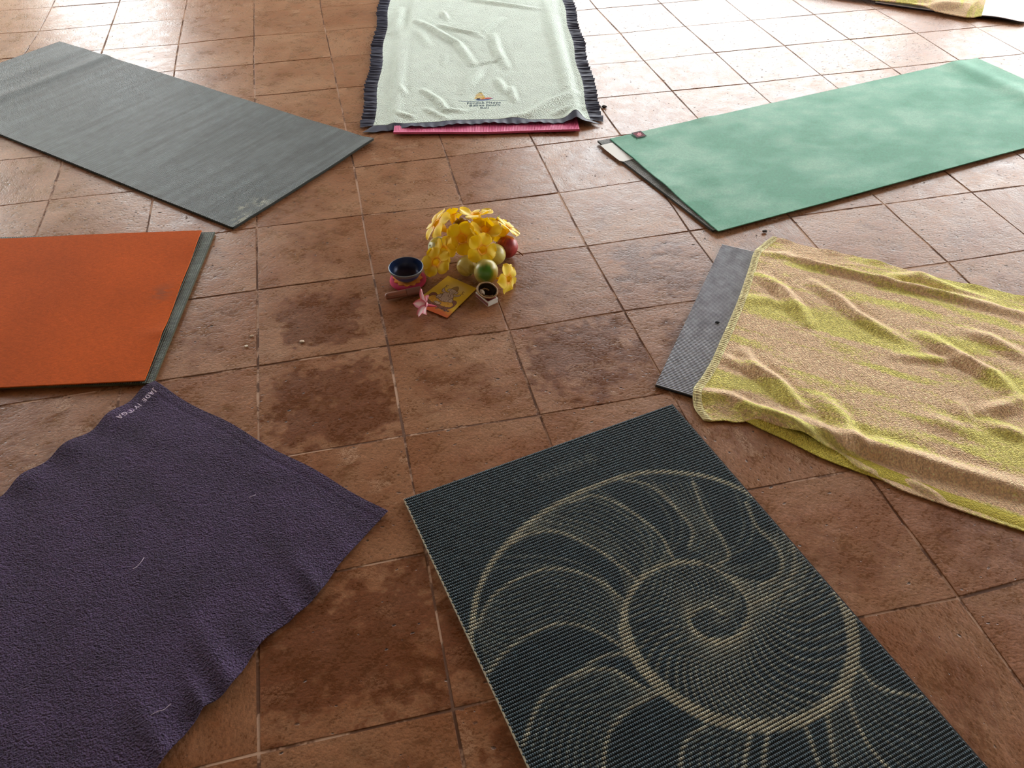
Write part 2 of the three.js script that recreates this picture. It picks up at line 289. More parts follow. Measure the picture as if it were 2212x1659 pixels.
{
  const a = unit(.0263, .6071), b = [-a[1], a[0]], W = .6077, L = 1.3, O = [-.8203, -1.8914]; // b to the left
  const t = thing('yoga_mat', 'dark green ribbed mat showing as a strip under the orange mat', 'yoga mat');
  const wave = (s, v) => .0008 * noise(s * 8, v * 8);
  mesh('ribbed_surface', scaleUV(matSheet(O, a, b, W, L, .0062, .0014, 40, 60, wave), W, .16), darkRib(W, .16, [30, 38, 34], [112, 130, 118]), t);
  mesh('rubber_base', matSheet(O, a, b, W, L, .005, .0048, 40, 60, wave), std({ color: 0x4b4a36, roughness: .85 }), t, 'olive foam edge');
  const faint = fbm;
  const map = dataTex(1024, 1024, (x, y) => {
    const u = x / 1024, v = y / 1024, n = faint(u * 4, v * 8, 3), f = noise(u * 420, v * 420), f2 = noise(u * 160, v * 160);
    const k = 1 + (n - .5) * .12 + (f - .5) * .12 + (f2 - .5) * .06, sp = f > .985 && f2 > .6 ? 30 : 0;
    const smear = Math.exp(-(((u - .47) / .055) ** 2) - ((v - .03) / .02) ** 2) * sstep(.35, .6, fbm(u * 60, v * 60, 3)) * .5;
    return [mix(192 * k + sp, 132, smear), mix(88 * k + sp, 86, smear), mix(30 * k + sp, 78, smear)];
  }, true, false);
  const O2 = [-.8556, -1.8915], a2 = unit(.0435, .6045);
  const m = thing('yoga_mat', 'plain orange yoga mat laid on a dark ribbed mat', 'yoga mat');
  const w2 = (s, v) => .0026 * noise(s * 5 + 3, v * 4) + .003 * Math.exp(-(((s - .44) / .02) ** 2)) * Math.exp(-((v / .03) ** 2)) + .0012 * Math.sin(s * 31) * Math.exp(-((v / .04) ** 2));
  mesh('orange_surface', scaleUV(matSheet(O2, a2, [-a2[1] , a2[0]], .606, 1.28, .0105, .003, 60, 100, w2), .606, 1.28), phys({ map, roughness: .85, specularIntensity: .35, bumpMap: rep(fine, 5, 10), bumpScale: .0004 }), m);
}

// ---------------------------------------------------------------- green mat on a ribbed dark mat
{
  const a = unit(-.276, -.5235), b = [-a[1], a[0]], W = .596, L = 1.5, O = [.556, -1.8946]; // b to the right
  const t = thing('yoga_mat', 'dark grey ribbed mat edge showing beneath the green mat', 'yoga mat');
  const wave = (s, v) => .0012 * noise(s * 7 + 2, v * 7) + .0035 * Math.exp(-(((s - .6) / .05) ** 2)) * Math.exp(-((v / .04) ** 2));
  const O2 = [.5692, -1.886], a2 = unit(-.2487, -.5498), b2 = [-a2[1], a2[0]], W2 = .603, L2 = 1.62;
  mesh('ribbed_surface', scaleUV(matSheet(O, a, b2, W, L, .0058, .0014, 60, 60, wave), W, .16), darkRib(W, .16, [44, 46, 44], [150, 152, 146]), t);
  mesh('rubber_base', matSheet(O, a, b2, W, L, .0046, .0044, 60, 60, wave), std({ color: 0x2b2a22, roughness: .85 }), t, 'dark foam edge');
  const g1 = thing('yoga_mat', 'sea green yoga mat with small burgundy tag near its corner', 'yoga mat');
  const map = dataTex(1024, 2048, (x, y) => {
    const u = x / 1024 * W2, v = y / 2048 * L2, n = fbm(u * 7 + v * 2, v * 6, 4), n2 = fbm(u * 22, v * 14 + 5, 3), f = noise(u * 620, v * 620), f2 = noise(u * 260, v * 200);
    const d = clamp((n - .5) * 2.2 + (n2 - .5) * 1.0 + .34), k = 1 + (f - .5) * .12 + (f2 - .5) * .08; // rubbed, chalky dye
    return [mix(70, 126, d) * k, mix(150, 182, d) * k, mix(118, 156, d) * k];
  }, true, false);
  const w2 = (s, v) => .0022 * noise(s * 5, v * 5) + .0045 * Math.exp(-(((s - .27) / .05) ** 2)) * Math.exp(-((v / .05) ** 2)) + .0022 * Math.exp(-(((s - .46) / .04) ** 2)) * Math.exp(-((v / .04) ** 2)) + .004 * Math.exp(-(((s - .603) / .03) ** 2) - ((v - .36) / .04) ** 2) + .008 * Math.exp(-(((v - 1.5) / .05) ** 2));
  mesh('green_surface', scaleUV(matSheet(O2, a2, b2, W2, L2, .0092, .0028, 60, 160, w2), W2, L2), phys({ map, roughness: .58, specularIntensity: .7, bumpMap: rep(fine, 6, 16), bumpScale: .0004 }), g1);
  // woven tag sewn near the corner
  const tg = canvasTex(128, 128, (c) => {
    c.fillStyle = '#3b4a48'; c.fillRect(0, 0, 128, 128); c.fillStyle = '#7c3f4c'; c.fillRect(12, 12, 104, 104);
    c.strokeStyle = '#f0a9b4'; c.lineWidth = 9; c.lineCap = 'round'; c.beginPath();
    for (let i = 0; i <= 70; i++) { const q = i / 70 * 12.5, r = 6 + q * 2.4; c.lineTo(64 + Math.cos(q) * r * .75 - 4, 66 + Math.sin(q) * r * .8); } c.stroke();
    c.beginPath(); c.arc(84, 46, 13, 0, 5); c.stroke();
  });
  const tagAt = (s, v) => [O2[0] + a2[0] * s + b2[0] * v, O2[1] + a2[1] * s + b2[1] * v];
  const tgm = sheet(6, 6, (u, v) => { const [x, z] = tagAt(.565 + u * .037, .078 + v * .036); return [x, .0118 + w2(.565 + u * .037, .078 + v * .036) + .0012 * u, z]; }, .0008);
  mesh('sewn_tag', tgm, std({ map: tg, roughness: .8 }), g1, 'burgundy woven tag with pink emblem');
  // paper label sticking out of the ribbed mat
  const lab = sheet(6, 20, (u, v) => { const s = .445 + v * .12, q = -.008 + u * .045, x = O[0] + a[0] * s + b[0] * q, z = O[1] + a[1] * s + b[1] * q; const r = (v < .12 ? (.12 - v) / .12 : 0); return [x + b[0] * .008 * r * r * (1 - u), .0067 + wave(s, Math.max(0, q)), z + b[1] * .008 * r * r * (1 - u)]; }, .0005);
  mesh('care_label', lab, std({ color: 0xe8e9e4, roughness: .55 }), t, 'blank white label on the corner');
}

// ---------------------------------------------------------------- striped grey mat under the yellow towel (real ribs)
const SM = { O: [.569, -1.8283], a: unit(-.2515, .5494), W: .6075, L: 1.3 }; SM.b = [SM.a[1], -SM.a[0]];
{
  const t = thing('yoga_mat', 'blue grey finely ribbed mat end showing under the yellow towel', 'yoga mat');
  const n = 122, P = [], UV = [], I = [];
  for (let k = 0; k <= n * 6; k++) for (let j = 0; j <= 1; j++) {
    const s = k / (n * 6) * SM.W, h = .0052 + .0013 * Math.sqrt(Math.abs(Math.sin(Math.PI * k / 6))), v = j * SM.L;
    P.push(SM.O[0] + SM.a[0] * s + SM.b[0] * v, h, SM.O[1] + SM.a[1] * s + SM.b[1] * v); UV.push(s, v);
  }
  for (let k = 0; k < n * 6; k++) { const a = k * 2; I.push(a, a + 1, a + 2, a + 1, a + 3, a + 2); }
  const g = new THREE.BufferGeometry(); g.setAttribute('position', new THREE.Float32BufferAttribute(P, 3)); g.setAttribute('uv', new THREE.Float32BufferAttribute(UV, 2)); g.setIndex(I); g.computeVertexNormals();
  const map = dataTex(512, 512, (x, y) => { const f = fbm(x / 30, y / 30, 4), q = noise(x / 1.5, y / 1.5), k = .8 + f * .4 + (q - .5) * .2; return [140 * k, 146 * k, 156 * k]; });
  map.repeat.set(3, 3);
  mesh('ribbed_surface', g, std({ map, roughness: .5, side: THREE.DoubleSide }), t);
  mesh('rubber_base', matSheet(SM.O, SM.a, SM.b, SM.W, SM.L, .0054, .0052, 4, 8), std({ color: 0x15181a, roughness: .8 }), t, 'black foam base');
}

// ---------------------------------------------------------------- yellow and peach towel
const YR = [[[0.636,-1.676],[0.675,-1.62],[0.698,-1.544],[0.705,-1.486]],[[0.761,-1.643],[0.804,-1.581],[0.83,-1.514],[0.871,-1.461],[0.899,-1.43]],[[0.963,-1.437],[0.997,-1.39],[1.03,-1.345],[1.066,-1.301],[1.079,-1.265],[1.082,-1.236]],[[0.684,-1.777],[0.734,-1.777],[0.794,-1.725],[0.899,-1.675],[0.981,-1.635],[1.083,-1.596],[1.235,-1.513]],[[0.747,-1.772],[0.829,-1.763],[0.925,-1.754],[0.99,-1.729]],[[0.531,-1.381],[0.543,-1.321],[0.575,-1.278],[0.596,-1.231],[0.617,-1.202]],[[0.554,-1.333],[0.591,-1.278],[0.609,-1.237]],[[0.667,-1.225],[0.685,-1.18],[0.694,-1.131],[0.7,-1.09],[0.707,-1.075]],[[0.405,-1.249],[0.468,-1.234],[0.526,-1.189],[0.577,-1.156],[0.636,-1.09],[0.711,-1.03]],[[0.545,-1.186],[0.614,-1.147],[0.679,-1.105],[0.757,-1.079],[0.842,-1.035],[0.92,-1.001],[0.986,-0.978]],[[0.876,-1.364],[0.945,-1.355],[1.026,-1.345]],[[1.074,-1.45],[1.115,-1.423],[1.163,-1.357]],[[1.002,-1.19],[1.05,-1.202],[1.098,-1.218]],[[0.954,-1.219],[0.952,-1.157]],[[0.773,-1.006],[0.806,-0.978],[0.82,-0.96]],[[0.994,-1.147],[1.05,-1.115]],[[0.857,-1.174],[0.954,-1.125]],[[0.946,-1.671],[1.046,-1.683],[1.116,-1.619],[1.189,-1.573]],[[0.573,-1.582],[0.636,-1.574],[0.7,-1.537]],[[0.476,-1.365],[0.542,-1.315]]];
const yHeights = [.011, .011, .013, .012, -.006, .012, .008, .012, .010, .013, .006, .010, .010, .006, .006, .008, .005, .010, .004, .006], yW = [.017, .016, .018, .016, .012, .014, .012, .018, .013, .022, .014, .018, .016, .014, .01, .016, .02, .018, .016, .014];
const yRidge = ridgeField(YR.map((pts, i) => ({ pts, h: yHeights[i], w: yW[i] })));
const inMat = (M, x, z) => { const dx = x - M.O[0], dz = z - M.O[1], s = dx * M.a[0] + dz * M.a[1], v = dx * M.b[0] + dz * M.b[1]; return sstep(-.03, .004, s) * sstep(-.03, .004, M.W - s) * sstep(-.004, .004, v); };
const towelTex = (w, h, W, L, seedO) => dataTex(w, h, (x, y) => { // u across, v along: irregular dyed streaks along the length
  const u = x / w * W, v = y / h * L, s = fbm(u * 17 + seedO, v * 2.6 + fbm(u * 6, v * 5, 2) * 1.4, 3), t = fbm(u * 48 + seedO, v * 8, 3);
  const p = sstep(.47, .63, s * .62 + t * .38 + (noise(u * 300, v * 300) - .5) * .10), f = .90 + .30 * noise(u * 560, v * 560) * (.5 + noise(u * 300 + 9, v * 260));
  return [mix(218, 228, p) * f, mix(210, 196, p) * f, mix(122, 160, p) * f];
}, true, false);
{
  const t = thing('towel', 'large yellow and peach streaked terry towel spread over the ribbed mat', 'towel');
  const left = curve2([[.7172, -1.866], [.6815, -1.8302], [.6492, -1.7862], [.6183, -1.7121], [.5695, -1.5935], [.5281, -1.502], [.491, -1.4247], [.4559, -1.3518], [.4255, -1.2979], [.3975, -1.2535], [.3935, -1.2319], [.394, -1.2037], [.406, -1.1715]]);
  const L = 1.15, W = .77;
  const topE = curve2([[0, 0], [.06, .012], [.156, .008], [.275, .018], [.387, .004], [.497, -.009], [.62, -.006], [1.15, 0]]), lowE = [[0, 0], [.05, -.022], [.105, -.052], [.185, -.05], [.26, -.035], [.32, -.01], [.41, .006], [.535, .006], [.62, .003], [1.15, 0]];
  const lowC = curve2(lowE), dirT = unit(.555, .272), dirB = unit(.541, .2825);
  const at = (u, v) => {
    const [lx, lz] = left(v), w = v, d = unit(mix(dirT[0], dirB[0], w), mix(dirT[1], dirB[1], w)), n = [-d[1], d[0]];
    let s = u * L, k = 0;
    if (v < .25) k += -(0) ;
    const e0 = (1 - sstep(0, .3, v)), e1 = sstep(.72, 1, v);
    const low = (() => { for (let i = 1; i < lowE.length; i++) if (s <= lowE[i][0]) { const q = (s - lowE[i - 1][0]) / (lowE[i][0] - lowE[i - 1][0]), c = q * q * (3 - 2 * q); return mix(lowE[i - 1][1], lowE[i][1], c); } return 0; })();
    k += low * e1 + .004 * Math.sin(s * 19) * e0;
    return [lx + d[0] * s + n[0] * k, lz + d[1] * s + n[1] * k];
  };
  const H = (x, z, u, v) => {
    const m = inMat(SM, x, z); let h = .0032 + .0072 * m + Math.max(-.004 * m, yRidge(x, z)) + .0022 * (fbm(x * 26, z * 26, 3) - .4) * (.4 + m);
    h += .004 * (1 - sstep(0, .03, v)) * Math.max(0, Math.sin(u * 60)) ; return Math.max(.0024, h);
  };
  const fn = (u, v) => { const [x, z] = at(u, v); return [x, H(x, z, u, v), z]; };
  const g = sheet(300, 230, fn, .003, 1, 1, .0004); { const A = g.attributes.uv.array; for (let i = 0; i < A.length; i += 2) { const q = A[i]; A[i] = A[i + 1]; A[i + 1] = q; } }
  mesh('terry_cloth', g, phys({ map: towelTex(1024, 1536, W, L, 3.3), roughness: .95, bumpMap: rep(terry, W / .3, L / .3), bumpScale: .004, sheen: .3, sheenRoughness: .6, sheenColor: new THREE.Color(.9, .85, .6) }), t);
  // stitched hem along the end, raised in cross ribs
  const hem = sheet(5, 900, (u, v) => { const [x, z] = at((u * .0185 - .003) / L, v), [x0, z0] = at(0, v); const e = Math.sin(Math.PI * clamp(u)); return [x, H(x0, z0, 0, v) + .0012 + .0016 * e + .0007 * Math.sin(v * 720) * e + .0006 * noise(v * 160, u * 3), z]; }, .0038);
  mesh('stitched_hem', hem, std({ map: rep(dataTex(64, 256, (x, y) => { const k = .8 + .3 * noise(x / 9, y / 9); return [250 * k, 242 * k, 188 * k]; }), 1, 6), roughness: .95, bumpMap: rep(fine, .2, 8), bumpScale: .0008 }), t, 'ribbed pale yellow hem');
  // the under layer that shows below the long near edge
  const o = curve2([[.484, -1.176], [.517, -1.149], [.566, -1.113], [.628, -1.063], [.683, -1.031], [.76, -.99], [.87, -.929], [.949, -.888], [1.3, -.708]]), i2 = curve2([[.50, -1.20], [.56, -1.19], [.63, -1.15], [.69, -1.10], [.73, -1.06], [.80, -1.01], [.89, -.96], [.97, -.92], [1.33, -.74]]);
  mesh('folded_underlayer', sheet(160, 8, (u, v) => { const p = o(u), q = i2(u), e = v; return [mix(p[0], q[0], e), .0026 + .004 * Math.sin(Math.PI * Math.min(1, e * 1.2)) * .5 + .0004 * noise(u * 14, v * 3), mix(p[1], q[1], e)]; }, .0022, .9, .05, .0003), std({ map: rep(dataTex(256, 256, (x, y) => { const k = .78 + .4 * noise(x / 2.2, y / 2.2); return [206 * k, 194 * k, 84 * k]; }), 8, 8), bumpMap: rep(terry, 3.3, 3.3), bumpScale: .003, roughness: .95 }), t, 'plain yellow underside folded below');
}

// ---------------------------------------------------------------- pink mat and the pale towel with a gathered navy border
{
  const t = thing('yoga_mat', 'bright pink ribbed mat end peeking out under the pale towel', 'yoga mat');
  const P = [], I = [], n = 120, x0 = -.3894, z0 = -2.479, a = unit(.6148, -.0213), b = [a[1], -a[0]], W = .615, L = 1.4;
  const rim = (v) => .002 * Math.exp(-((v / .006) ** 2)), sag = (s) => .004 * Math.abs(s / W - .52) ** 1.5 * 2;
  const g = sheet(480, 30, (u, v) => { const s = u * W, q = (v ** 2) * L, wv = .004 * sstep(.2, .5, u) * sstep(.8, .5, u) * Math.exp(-((q / .02) ** 2)); return [x0 + a[0] * s + b[0] * (q - wv), .0075 + rim(q) + sag(s) + (q > .006 ? .0007 * Math.sign(Math.sin(u * Math.PI * 2 * n)) * Math.abs(Math.sin(u * Math.PI * 2 * n)) ** .5 : 0), z0 + a[1] * s + b[1] * (q - wv)]; }, .0073, 1, 1, .0003);
  mesh('ribbed_surface', g, std({ color: 0xdd5f92, roughness: .55 }), t);
}
{
  const WRL = [[[-0.4,-3.5],[-0.336,-3.426],[-0.262,-3.314],[-0.213,-3.247],[-0.179,-3.143],[-0.146,-3.032]],[[-0.307,-3.455],[-0.231,-3.397],[-0.151,-3.355],[-0.125,-3.314]],[[-0.126,-3.355],[-0.086,-3.44],[-0.04,-3.528]],[[-0.074,-3.341],[-0.057,-3.181],[-0.036,-3.08],[-0.022,-3.008]],[[-0.149,-3.009],[-0.093,-3.044],[-0.036,-3.068]],[[-0.112,-3.008],[-0.132,-2.916],[-0.177,-2.784]],[[-0.049,-2.893],[-0.025,-2.784]],[[-0.003,-2.827],[0.011,-2.711]],[[-0.318,-2.806],[-0.258,-2.722],[-0.227,-2.642],[-0.166,-2.632]],[[-0.457,-3.485],[-0.442,-3.182],[-0.421,-2.883],[-0.401,-2.575]],[[-0.48,-3.669],[-0.488,-3.384]],[[0.153,-3.731],[0.173,-3.382],[0.189,-3.055],[0.204,-2.804]],[[0.231,-2.794],[0.133,-2.7],[0.057,-2.602],[0.002,-2.583]],[[0.241,-2.68],[0.196,-2.65],[0.151,-2.611]],[[-0.295,-3.605],[-0.274,-3.514]],[[-0.193,-3.765],[-0.025,-3.699],[0.112,-3.643]],[[-0.385,-3.384],[-0.331,-3.221]],[[-0.402,-2.839],[-0.377,-2.764]],[[-0.256,-3.131],[-0.26,-3.033]],[[-0.297,-2.652],[-0.223,-2.574]],[[-0.385,-2.618],[-0.334,-2.584]]];
  const wh = [.011, .008, .010, .010, -.005, .010, .008, .008, .008, .009, .012, .009, .011, .010, .008, .008, .006, .006, .005, .006, .007], ww = [.016, .014, .015, .016, .012, .016, .014, .012, .013, .022, .02, .022, .018, .014, .012, .018, .018, .012, .012, .013, .012];
  const ridge = ridgeField(WRL.map((pts, i) => ({ pts, h: wh[i], w: ww[i] })));
  const PM = { O: [-.3894, -2.479], a: unit(.6148, -.0213), W: .615 }; PM.b = [PM.a[1], -PM.a[0]];
  const t = thing('towel', 'pale mint towel with gathered navy border and sailing boat print', 'towel');
  const fl = [-.464, -2.543], fr = [.2665, -2.586], bl = [-.56, -4.02], br = [.222, -4.02];
  const front = (u) => { const arch = Math.exp(-(((u - .93) / .035) ** 2)); return [mix(fl[0], fr[0], u), mix(fl[1], fr[1], u) + .006 * Math.sin(u * 9) - .012 * arch]; };
  const at = (u, v) => { const f = front(u), k = [mix(bl[0], br[0], u), mix(bl[1], br[1], u)], w = .004 * Math.sin(v * 23 + u * 3) * (Math.abs(u - .5) * 2) ** 4; return [mix(f[0], k[0], v) + w, mix(f[1], k[1], v)]; };
  const H = (x, z, u, v) => {
    const m = inMat(PM, x, z), arch = Math.exp(-(((u - .93) / .035) ** 2)) * Math.exp(-((v / .03) ** 2)) * .022;
    return Math.max(.004, .005 + .0085 * m + ridge(x, z) + .0022 * (fbm(x * 24, z * 24, 3) - .4) + arch + .003 * Math.max(0, Math.sin(u * 22)) * Math.exp(-((v / .02) ** 2)));
  };
  const fn = (u, v) => { const [x, z] = at(u, v); return [x, H(x, z, u, v), z]; };
  const map = canvasTex(1024, 2048, (c, w, h) => {
    const im = c.createImageData(w, h);
    for (let y = 0; y < h; y++) for (let x = 0; x < w; x++) { const k = .93 + .09 * noise(x / 1.6, y / 1.6) + .06 * (fbm(x / 60, y / 60, 3) - .5), o = (y * w + x) * 4; im.data[o] = 228 * k; im.data[o + 1] = 244 * k; im.data[o + 2] = 233 * k; im.data[o + 3] = 255; }
    c.putImageData(im, 0, 0);
    // canvas bottom = front edge of the towel (v = 0); print 0.74 m across = 1024 px, 1.45 m along = 2048 px
    const X = w * .505, Y = h - 215, k = 1384;
    c.fillStyle = '#d8a81e'; // sail in stripes
    for (let i = 0; i < 5; i++) { c.beginPath(); c.moveTo(X - .030 * k + i * 2, Y - (.012 + i * .011) * k); c.quadraticCurveTo(X - .012 * k, Y - (.015 + i * .011) * k, X + (.012 - i * .003) * k, Y - (.013 + i * .0115) * k); c.lineTo(X + (.009 - i * .003) * k, Y - (.022 + i * .0115) * k); c.quadraticCurveTo(X - .01 * k, Y - (.021 + i * .011) * k, X - (.024 - i * .004) * k, Y - (.021 + i * .011) * k); c.fill(); c.fillStyle = ['#e3bd35', '#c99a2a', '#dcb02a', '#8d8a4a', '#caa43c'][i]; }
    c.fillStyle = '#dd5a3c'; c.beginPath(); c.moveTo(X - .004 * k, Y - .008 * k); c.quadraticCurveTo(X + .014 * k, Y - .026 * k, X + .038 * k, Y - .012 * k); c.quadraticCurveTo(X + .02 * k, Y - .002 * k, X - .004 * k, Y - .008 * k); c.fill();
    c.fillStyle = '#e8923a'; c.beginPath(); c.moveTo(X - .012 * k, Y - .004 * k); c.quadraticCurveTo(X + .002 * k, Y - .018 * k, X + .012 * k, Y - .012 * k); c.lineTo(X + .004 * k, Y - .002 * k); c.fill();
    c.fillStyle = '#37569e'; c.beginPath(); c.moveTo(X - .026 * k, Y - .004 * k); c.quadraticCurveTo(X + .014 * k, Y + .002 * k, X + .042 * k, Y - .016 * k); c.quadraticCurveTo(X + .028 * k, Y + .007 * k, X - .01 * k, Y + .006 * k); c.quadraticCurveTo(X - .02 * k, Y + .004 * k, X - .026 * k, Y - .004 * k); c.fill();
    c.fillStyle = '#1e2a44'; c.beginPath(); c.arc(X - .014 * k, Y - .008 * k, .007 * k, 0, 7); c.fill();
    c.strokeStyle = '#2d5f6d'; c.lineWidth = 4; c.beginPath(); c.moveTo(X - .085 * k, Y + .002 * k); c.quadraticCurveTo(X - .05 * k, Y + .015 * k, X, Y + .011 * k); c.quadraticCurveTo(X + .05 * k, Y + .007 * k, X + .085 * k, Y + .008 * k); c.stroke();
    c.fillStyle = '#1d3f4c'; c.textAlign = 'center'; c.font = 'bold 22px sans-serif';
    c.save(); c.translate(X + 6, Y + .034 * k); c.scale(1.1, 1.5); c.fillText('Pondok Pitaya', 0, 0); c.fillText('Balian Beach', 4, 19); c.fillText('Bali', 2, 38); c.restore();
  });
  const g = sheet(240, 400, fn, .003, 1, 1, .0005);
  mesh('terry_cloth', g, phys({ map, roughness: .95, bumpMap: rep(terry, .74 / .42, 1.45 / .42), bumpScale: .007, sheen: .2, sheenRoughness: .6, sheenColor: new THREE.Color(.85, .9, .85) }), t);
  const navy = phys({ map: dataTex(256, 256, (x, y) => { const k = .85 + .3 * noise(x / 3, y / 30); return [58 * k, 64 * k, 84 * k]; }), roughness: .6, sheen: 1, sheenRoughness: .4, sheenColor: new THREE.Color(.32, .35, .45) });
  // gathered side borders: irregular pleats, each one a fold that opens outwards
  for (const side of [0, 1]) {
    const pl = []; let q = 0; while (q < 1.5) { const w = rr(.014, .05); pl.push([q, w, rr(.5, 1)]); q += w; }
    const pleat = (s, e) => { for (const [a, w, k] of pl) if (s < a + w) { const f = (s - a) / w; return k * (f < .72 ? Math.pow(f / .72, 1.4) : (1 - f) / .28) * .8 + .2 * Math.sin(f * 12 + e * 3) * (1 - e) ; } return 0; };
    const g2 = sheet(1300, 6, (u, v) => {
      const uu = side ? 1 : 0, [x, z] = at(uu, u), out = side ? 1 : -1, s = u * 1.45, wv = pleat(s, v), wd = .046 + .006 * wv + .003 * noise(s * 30, side);
      const y0 = fn(uu, u)[1]; return [x + out * (v * wd - .004), mix(y0 - .0008, .0026 + .015 * wv, Math.pow(v, .6)) + .0022 * Math.sin(s * 520 + 3 * noise(s * 40, 1)) * (1 - v) * v * 4 * .4, z + .006 * (wv - .5) * v + .012 * v * (1 - sstep(0, .06, u))];
    }, .0012, 1.45, .05, .0004);
    mesh('gathered_border', g2, navy, t);
  }
  const g3 = sheet(420, 6, (u, v) => {
    const [x, z] = front(clamp(u)), y0 = fn(clamp(u), 0)[1], cor = 1 - sstep(0, .1, u), wob = .5 + .5 * Math.sin(u * 34 + 2 * noise(u * 9, 3)), arch = Math.exp(-(((u - .935) / .035) ** 2));
    const wd = .030 + .006 * noise(u * 20, 4) + .014 * cor;
    const y1 = mix(.004 + .005 * wob * sstep(.1, .2, u) + .003 * sstep(.1, .14, u) * sstep(.94, .9, u), .028, arch) ;
    return [x + (u < .06 ? -.5 : 0) * (.06 - u) * v + (u > .96 ? .8 * (u - .96) * v : 0), mix(y0 - .0006, y1 + .006 * sstep(.12, .16, u) * sstep(.97, .95, u) * (1 - arch), v) + .0016 * Math.sin(u * 150) * v, z + wd * v];
  }, .0012, .74, .03, .0004);
  mesh('front_border', g3, navy, t);
}

// ---------------------------------------------------------------- purple yoga towel
{
  const t = thing('towel', 'deep purple terry yoga towel with white lettering at its corner', 'towel');
  const C0 = [-.2348, -.9312], a = unit(-.5547, -.3541), b = [-.538, .843], W = .658, L = 1.0;
  const rip = (v, s) => .006 * Math.sin(v * 30 + s) * .6 + .010 * (noise(v * 11 + s, s) - .5);
  const edgeR = curve2([[0, 0], [.06, -.004], [.13, -.006], [.21, .004], [.26, .002], [.32, -.006], [.42, .012], [.46, .008], [.52, .012], [.58, .01], [1, 0]]);
  const eR = (s) => { const K = [[0, 0], [.057, -.001], [.132, 0], [.205, .012], [.256, .007], [.315, -.006], [.41, .010], [.45, .002], [.50, .006], [.552, .012], [1, 0]]; for (let i = 1; i < K.length; i++) if (s <= K[i][0]) { const q = (s - K[i - 1][0]) / (K[i][0] - K[i - 1][0]); return mix(K[i - 1][1], K[i][1], q * q * (3 - 2 * q)); } return 0; };
  const eL = (s) => .004 * Math.sin(s * 62 + .5) + .003 * Math.sin(s * 29);
  const at = (u, v) => { const s = v * L, x = C0[0] + a[0] * u * W + b[0] * s, z = C0[1] + a[1] * u * W + b[1] * s, k = eR(s) * (1 - sstep(0, .12, u)) - eL(s) * sstep(.9, 1, u) * sstep(0, .03, s), e = .0025 * Math.sin(u * 17) * (1 - sstep(0, .08, v)); return [x - a[0] * k + b[0] * e, z - a[1] * k + b[1] * e]; };
  const H = (u, v) => {
    const s = v * L, x = u * W; let h = .0048 + .0028 * (fbm(x * 9, s * 9, 3) - .35) + .0007 * Math.sin((x * .5 + s) * 34 + 3 * noise(x * 5, s * 5));
    const d = x; // ripples that run in from the near long edge
    for (const [c, w, A, len] of [[.20, .016, .006, .07], [.255, .012, .004, .05], [.40, .020, .008, .10], [.45, .012, .009, .05], [.53, .022, .007, .09], [.11, .02, .002, .08], [.33, .02, .003, .08]]) h += A * Math.exp(-(((s - c + d * .35) / w) ** 2)) * Math.exp(-((d / len) ** 2));
    h += .006 * (.5 + .5 * Math.sin(s * 62 + .5)) * Math.exp(-(((W - x) / .05) ** 2));
    h += .0015 * Math.exp(-((s / .05) ** 2)) * (.5 + .5 * Math.sin(x * 31 + 1)) + .002 * Math.exp(-(((x - .4) / .05) ** 2) - ((s - .06) / .04) ** 2);
    h -= .0010 * Math.exp(-(((s - .024) / .0035) ** 2)); return Math.max(.003, h);
  };
  const map = canvasTex(1344, 2048, (c, w, h) => {
    const im = c.createImageData(w, h);
    for (let y = 0; y < h; y++) for (let x = 0; x < w; x++) { const n = noise(x / 2.3, y / 2.3), n2 = noise(x / 4.6 + 9, y / 4.6), f = fbm(x / 130, y / 90, 3), k = .62 + .44 * n + .26 * n2 + (f - .5) * .3, o = (y * w + x) * 4; im.data[o] = 68 * k; im.data[o + 1] = 54 * k; im.data[o + 2] = 84 * k; im.data[o + 3] = 255; }
    c.putImageData(im, 0, 0);
    // lettering along the far long edge (u = 1 -> right side of the canvas), letter tops towards the middle of the towel
    c.save(); c.translate(w * (1 - .022 / W), h * (1 - .018)); c.rotate(-Math.PI / 2); c.scale(1, 1);
    c.fillStyle = '#d3c6dc'; c.font = 'bold 33px sans-serif'; c.textBaseline = 'alphabetic';
    c.fillText('JADE', 0, 0); c.fillRect(92, -26, 4, 28); c.fillText('Y', 101, 0); c.fillText('GA', 156, 0);
    c.beginPath(); c.arc(139, -12, 14, 0, 7); c.fill(); c.strokeStyle = '#66517d'; c.lineWidth = 2; for (let i = 0; i < 5; i++) { c.beginPath(); c.ellipse(139, -10, 4 + 2 * i, 11, 0, 0, 7); c.stroke(); }
    c.restore();
  });
  const g = sheet(200, 300, (u, v) => { const [x, z] = at(u, v); return [x, H(u, v), z]; }, .0026, 1, 1, .0004);
  mesh('terry_cloth', g, phys({ map, roughness: .95, bumpMap: rep(terry, W / .3, L / .3), bumpScale: .005, sheen: .4, sheenRoughness: .5, sheenColor: new THREE.Color(.5, .42, .6) }), t);
}

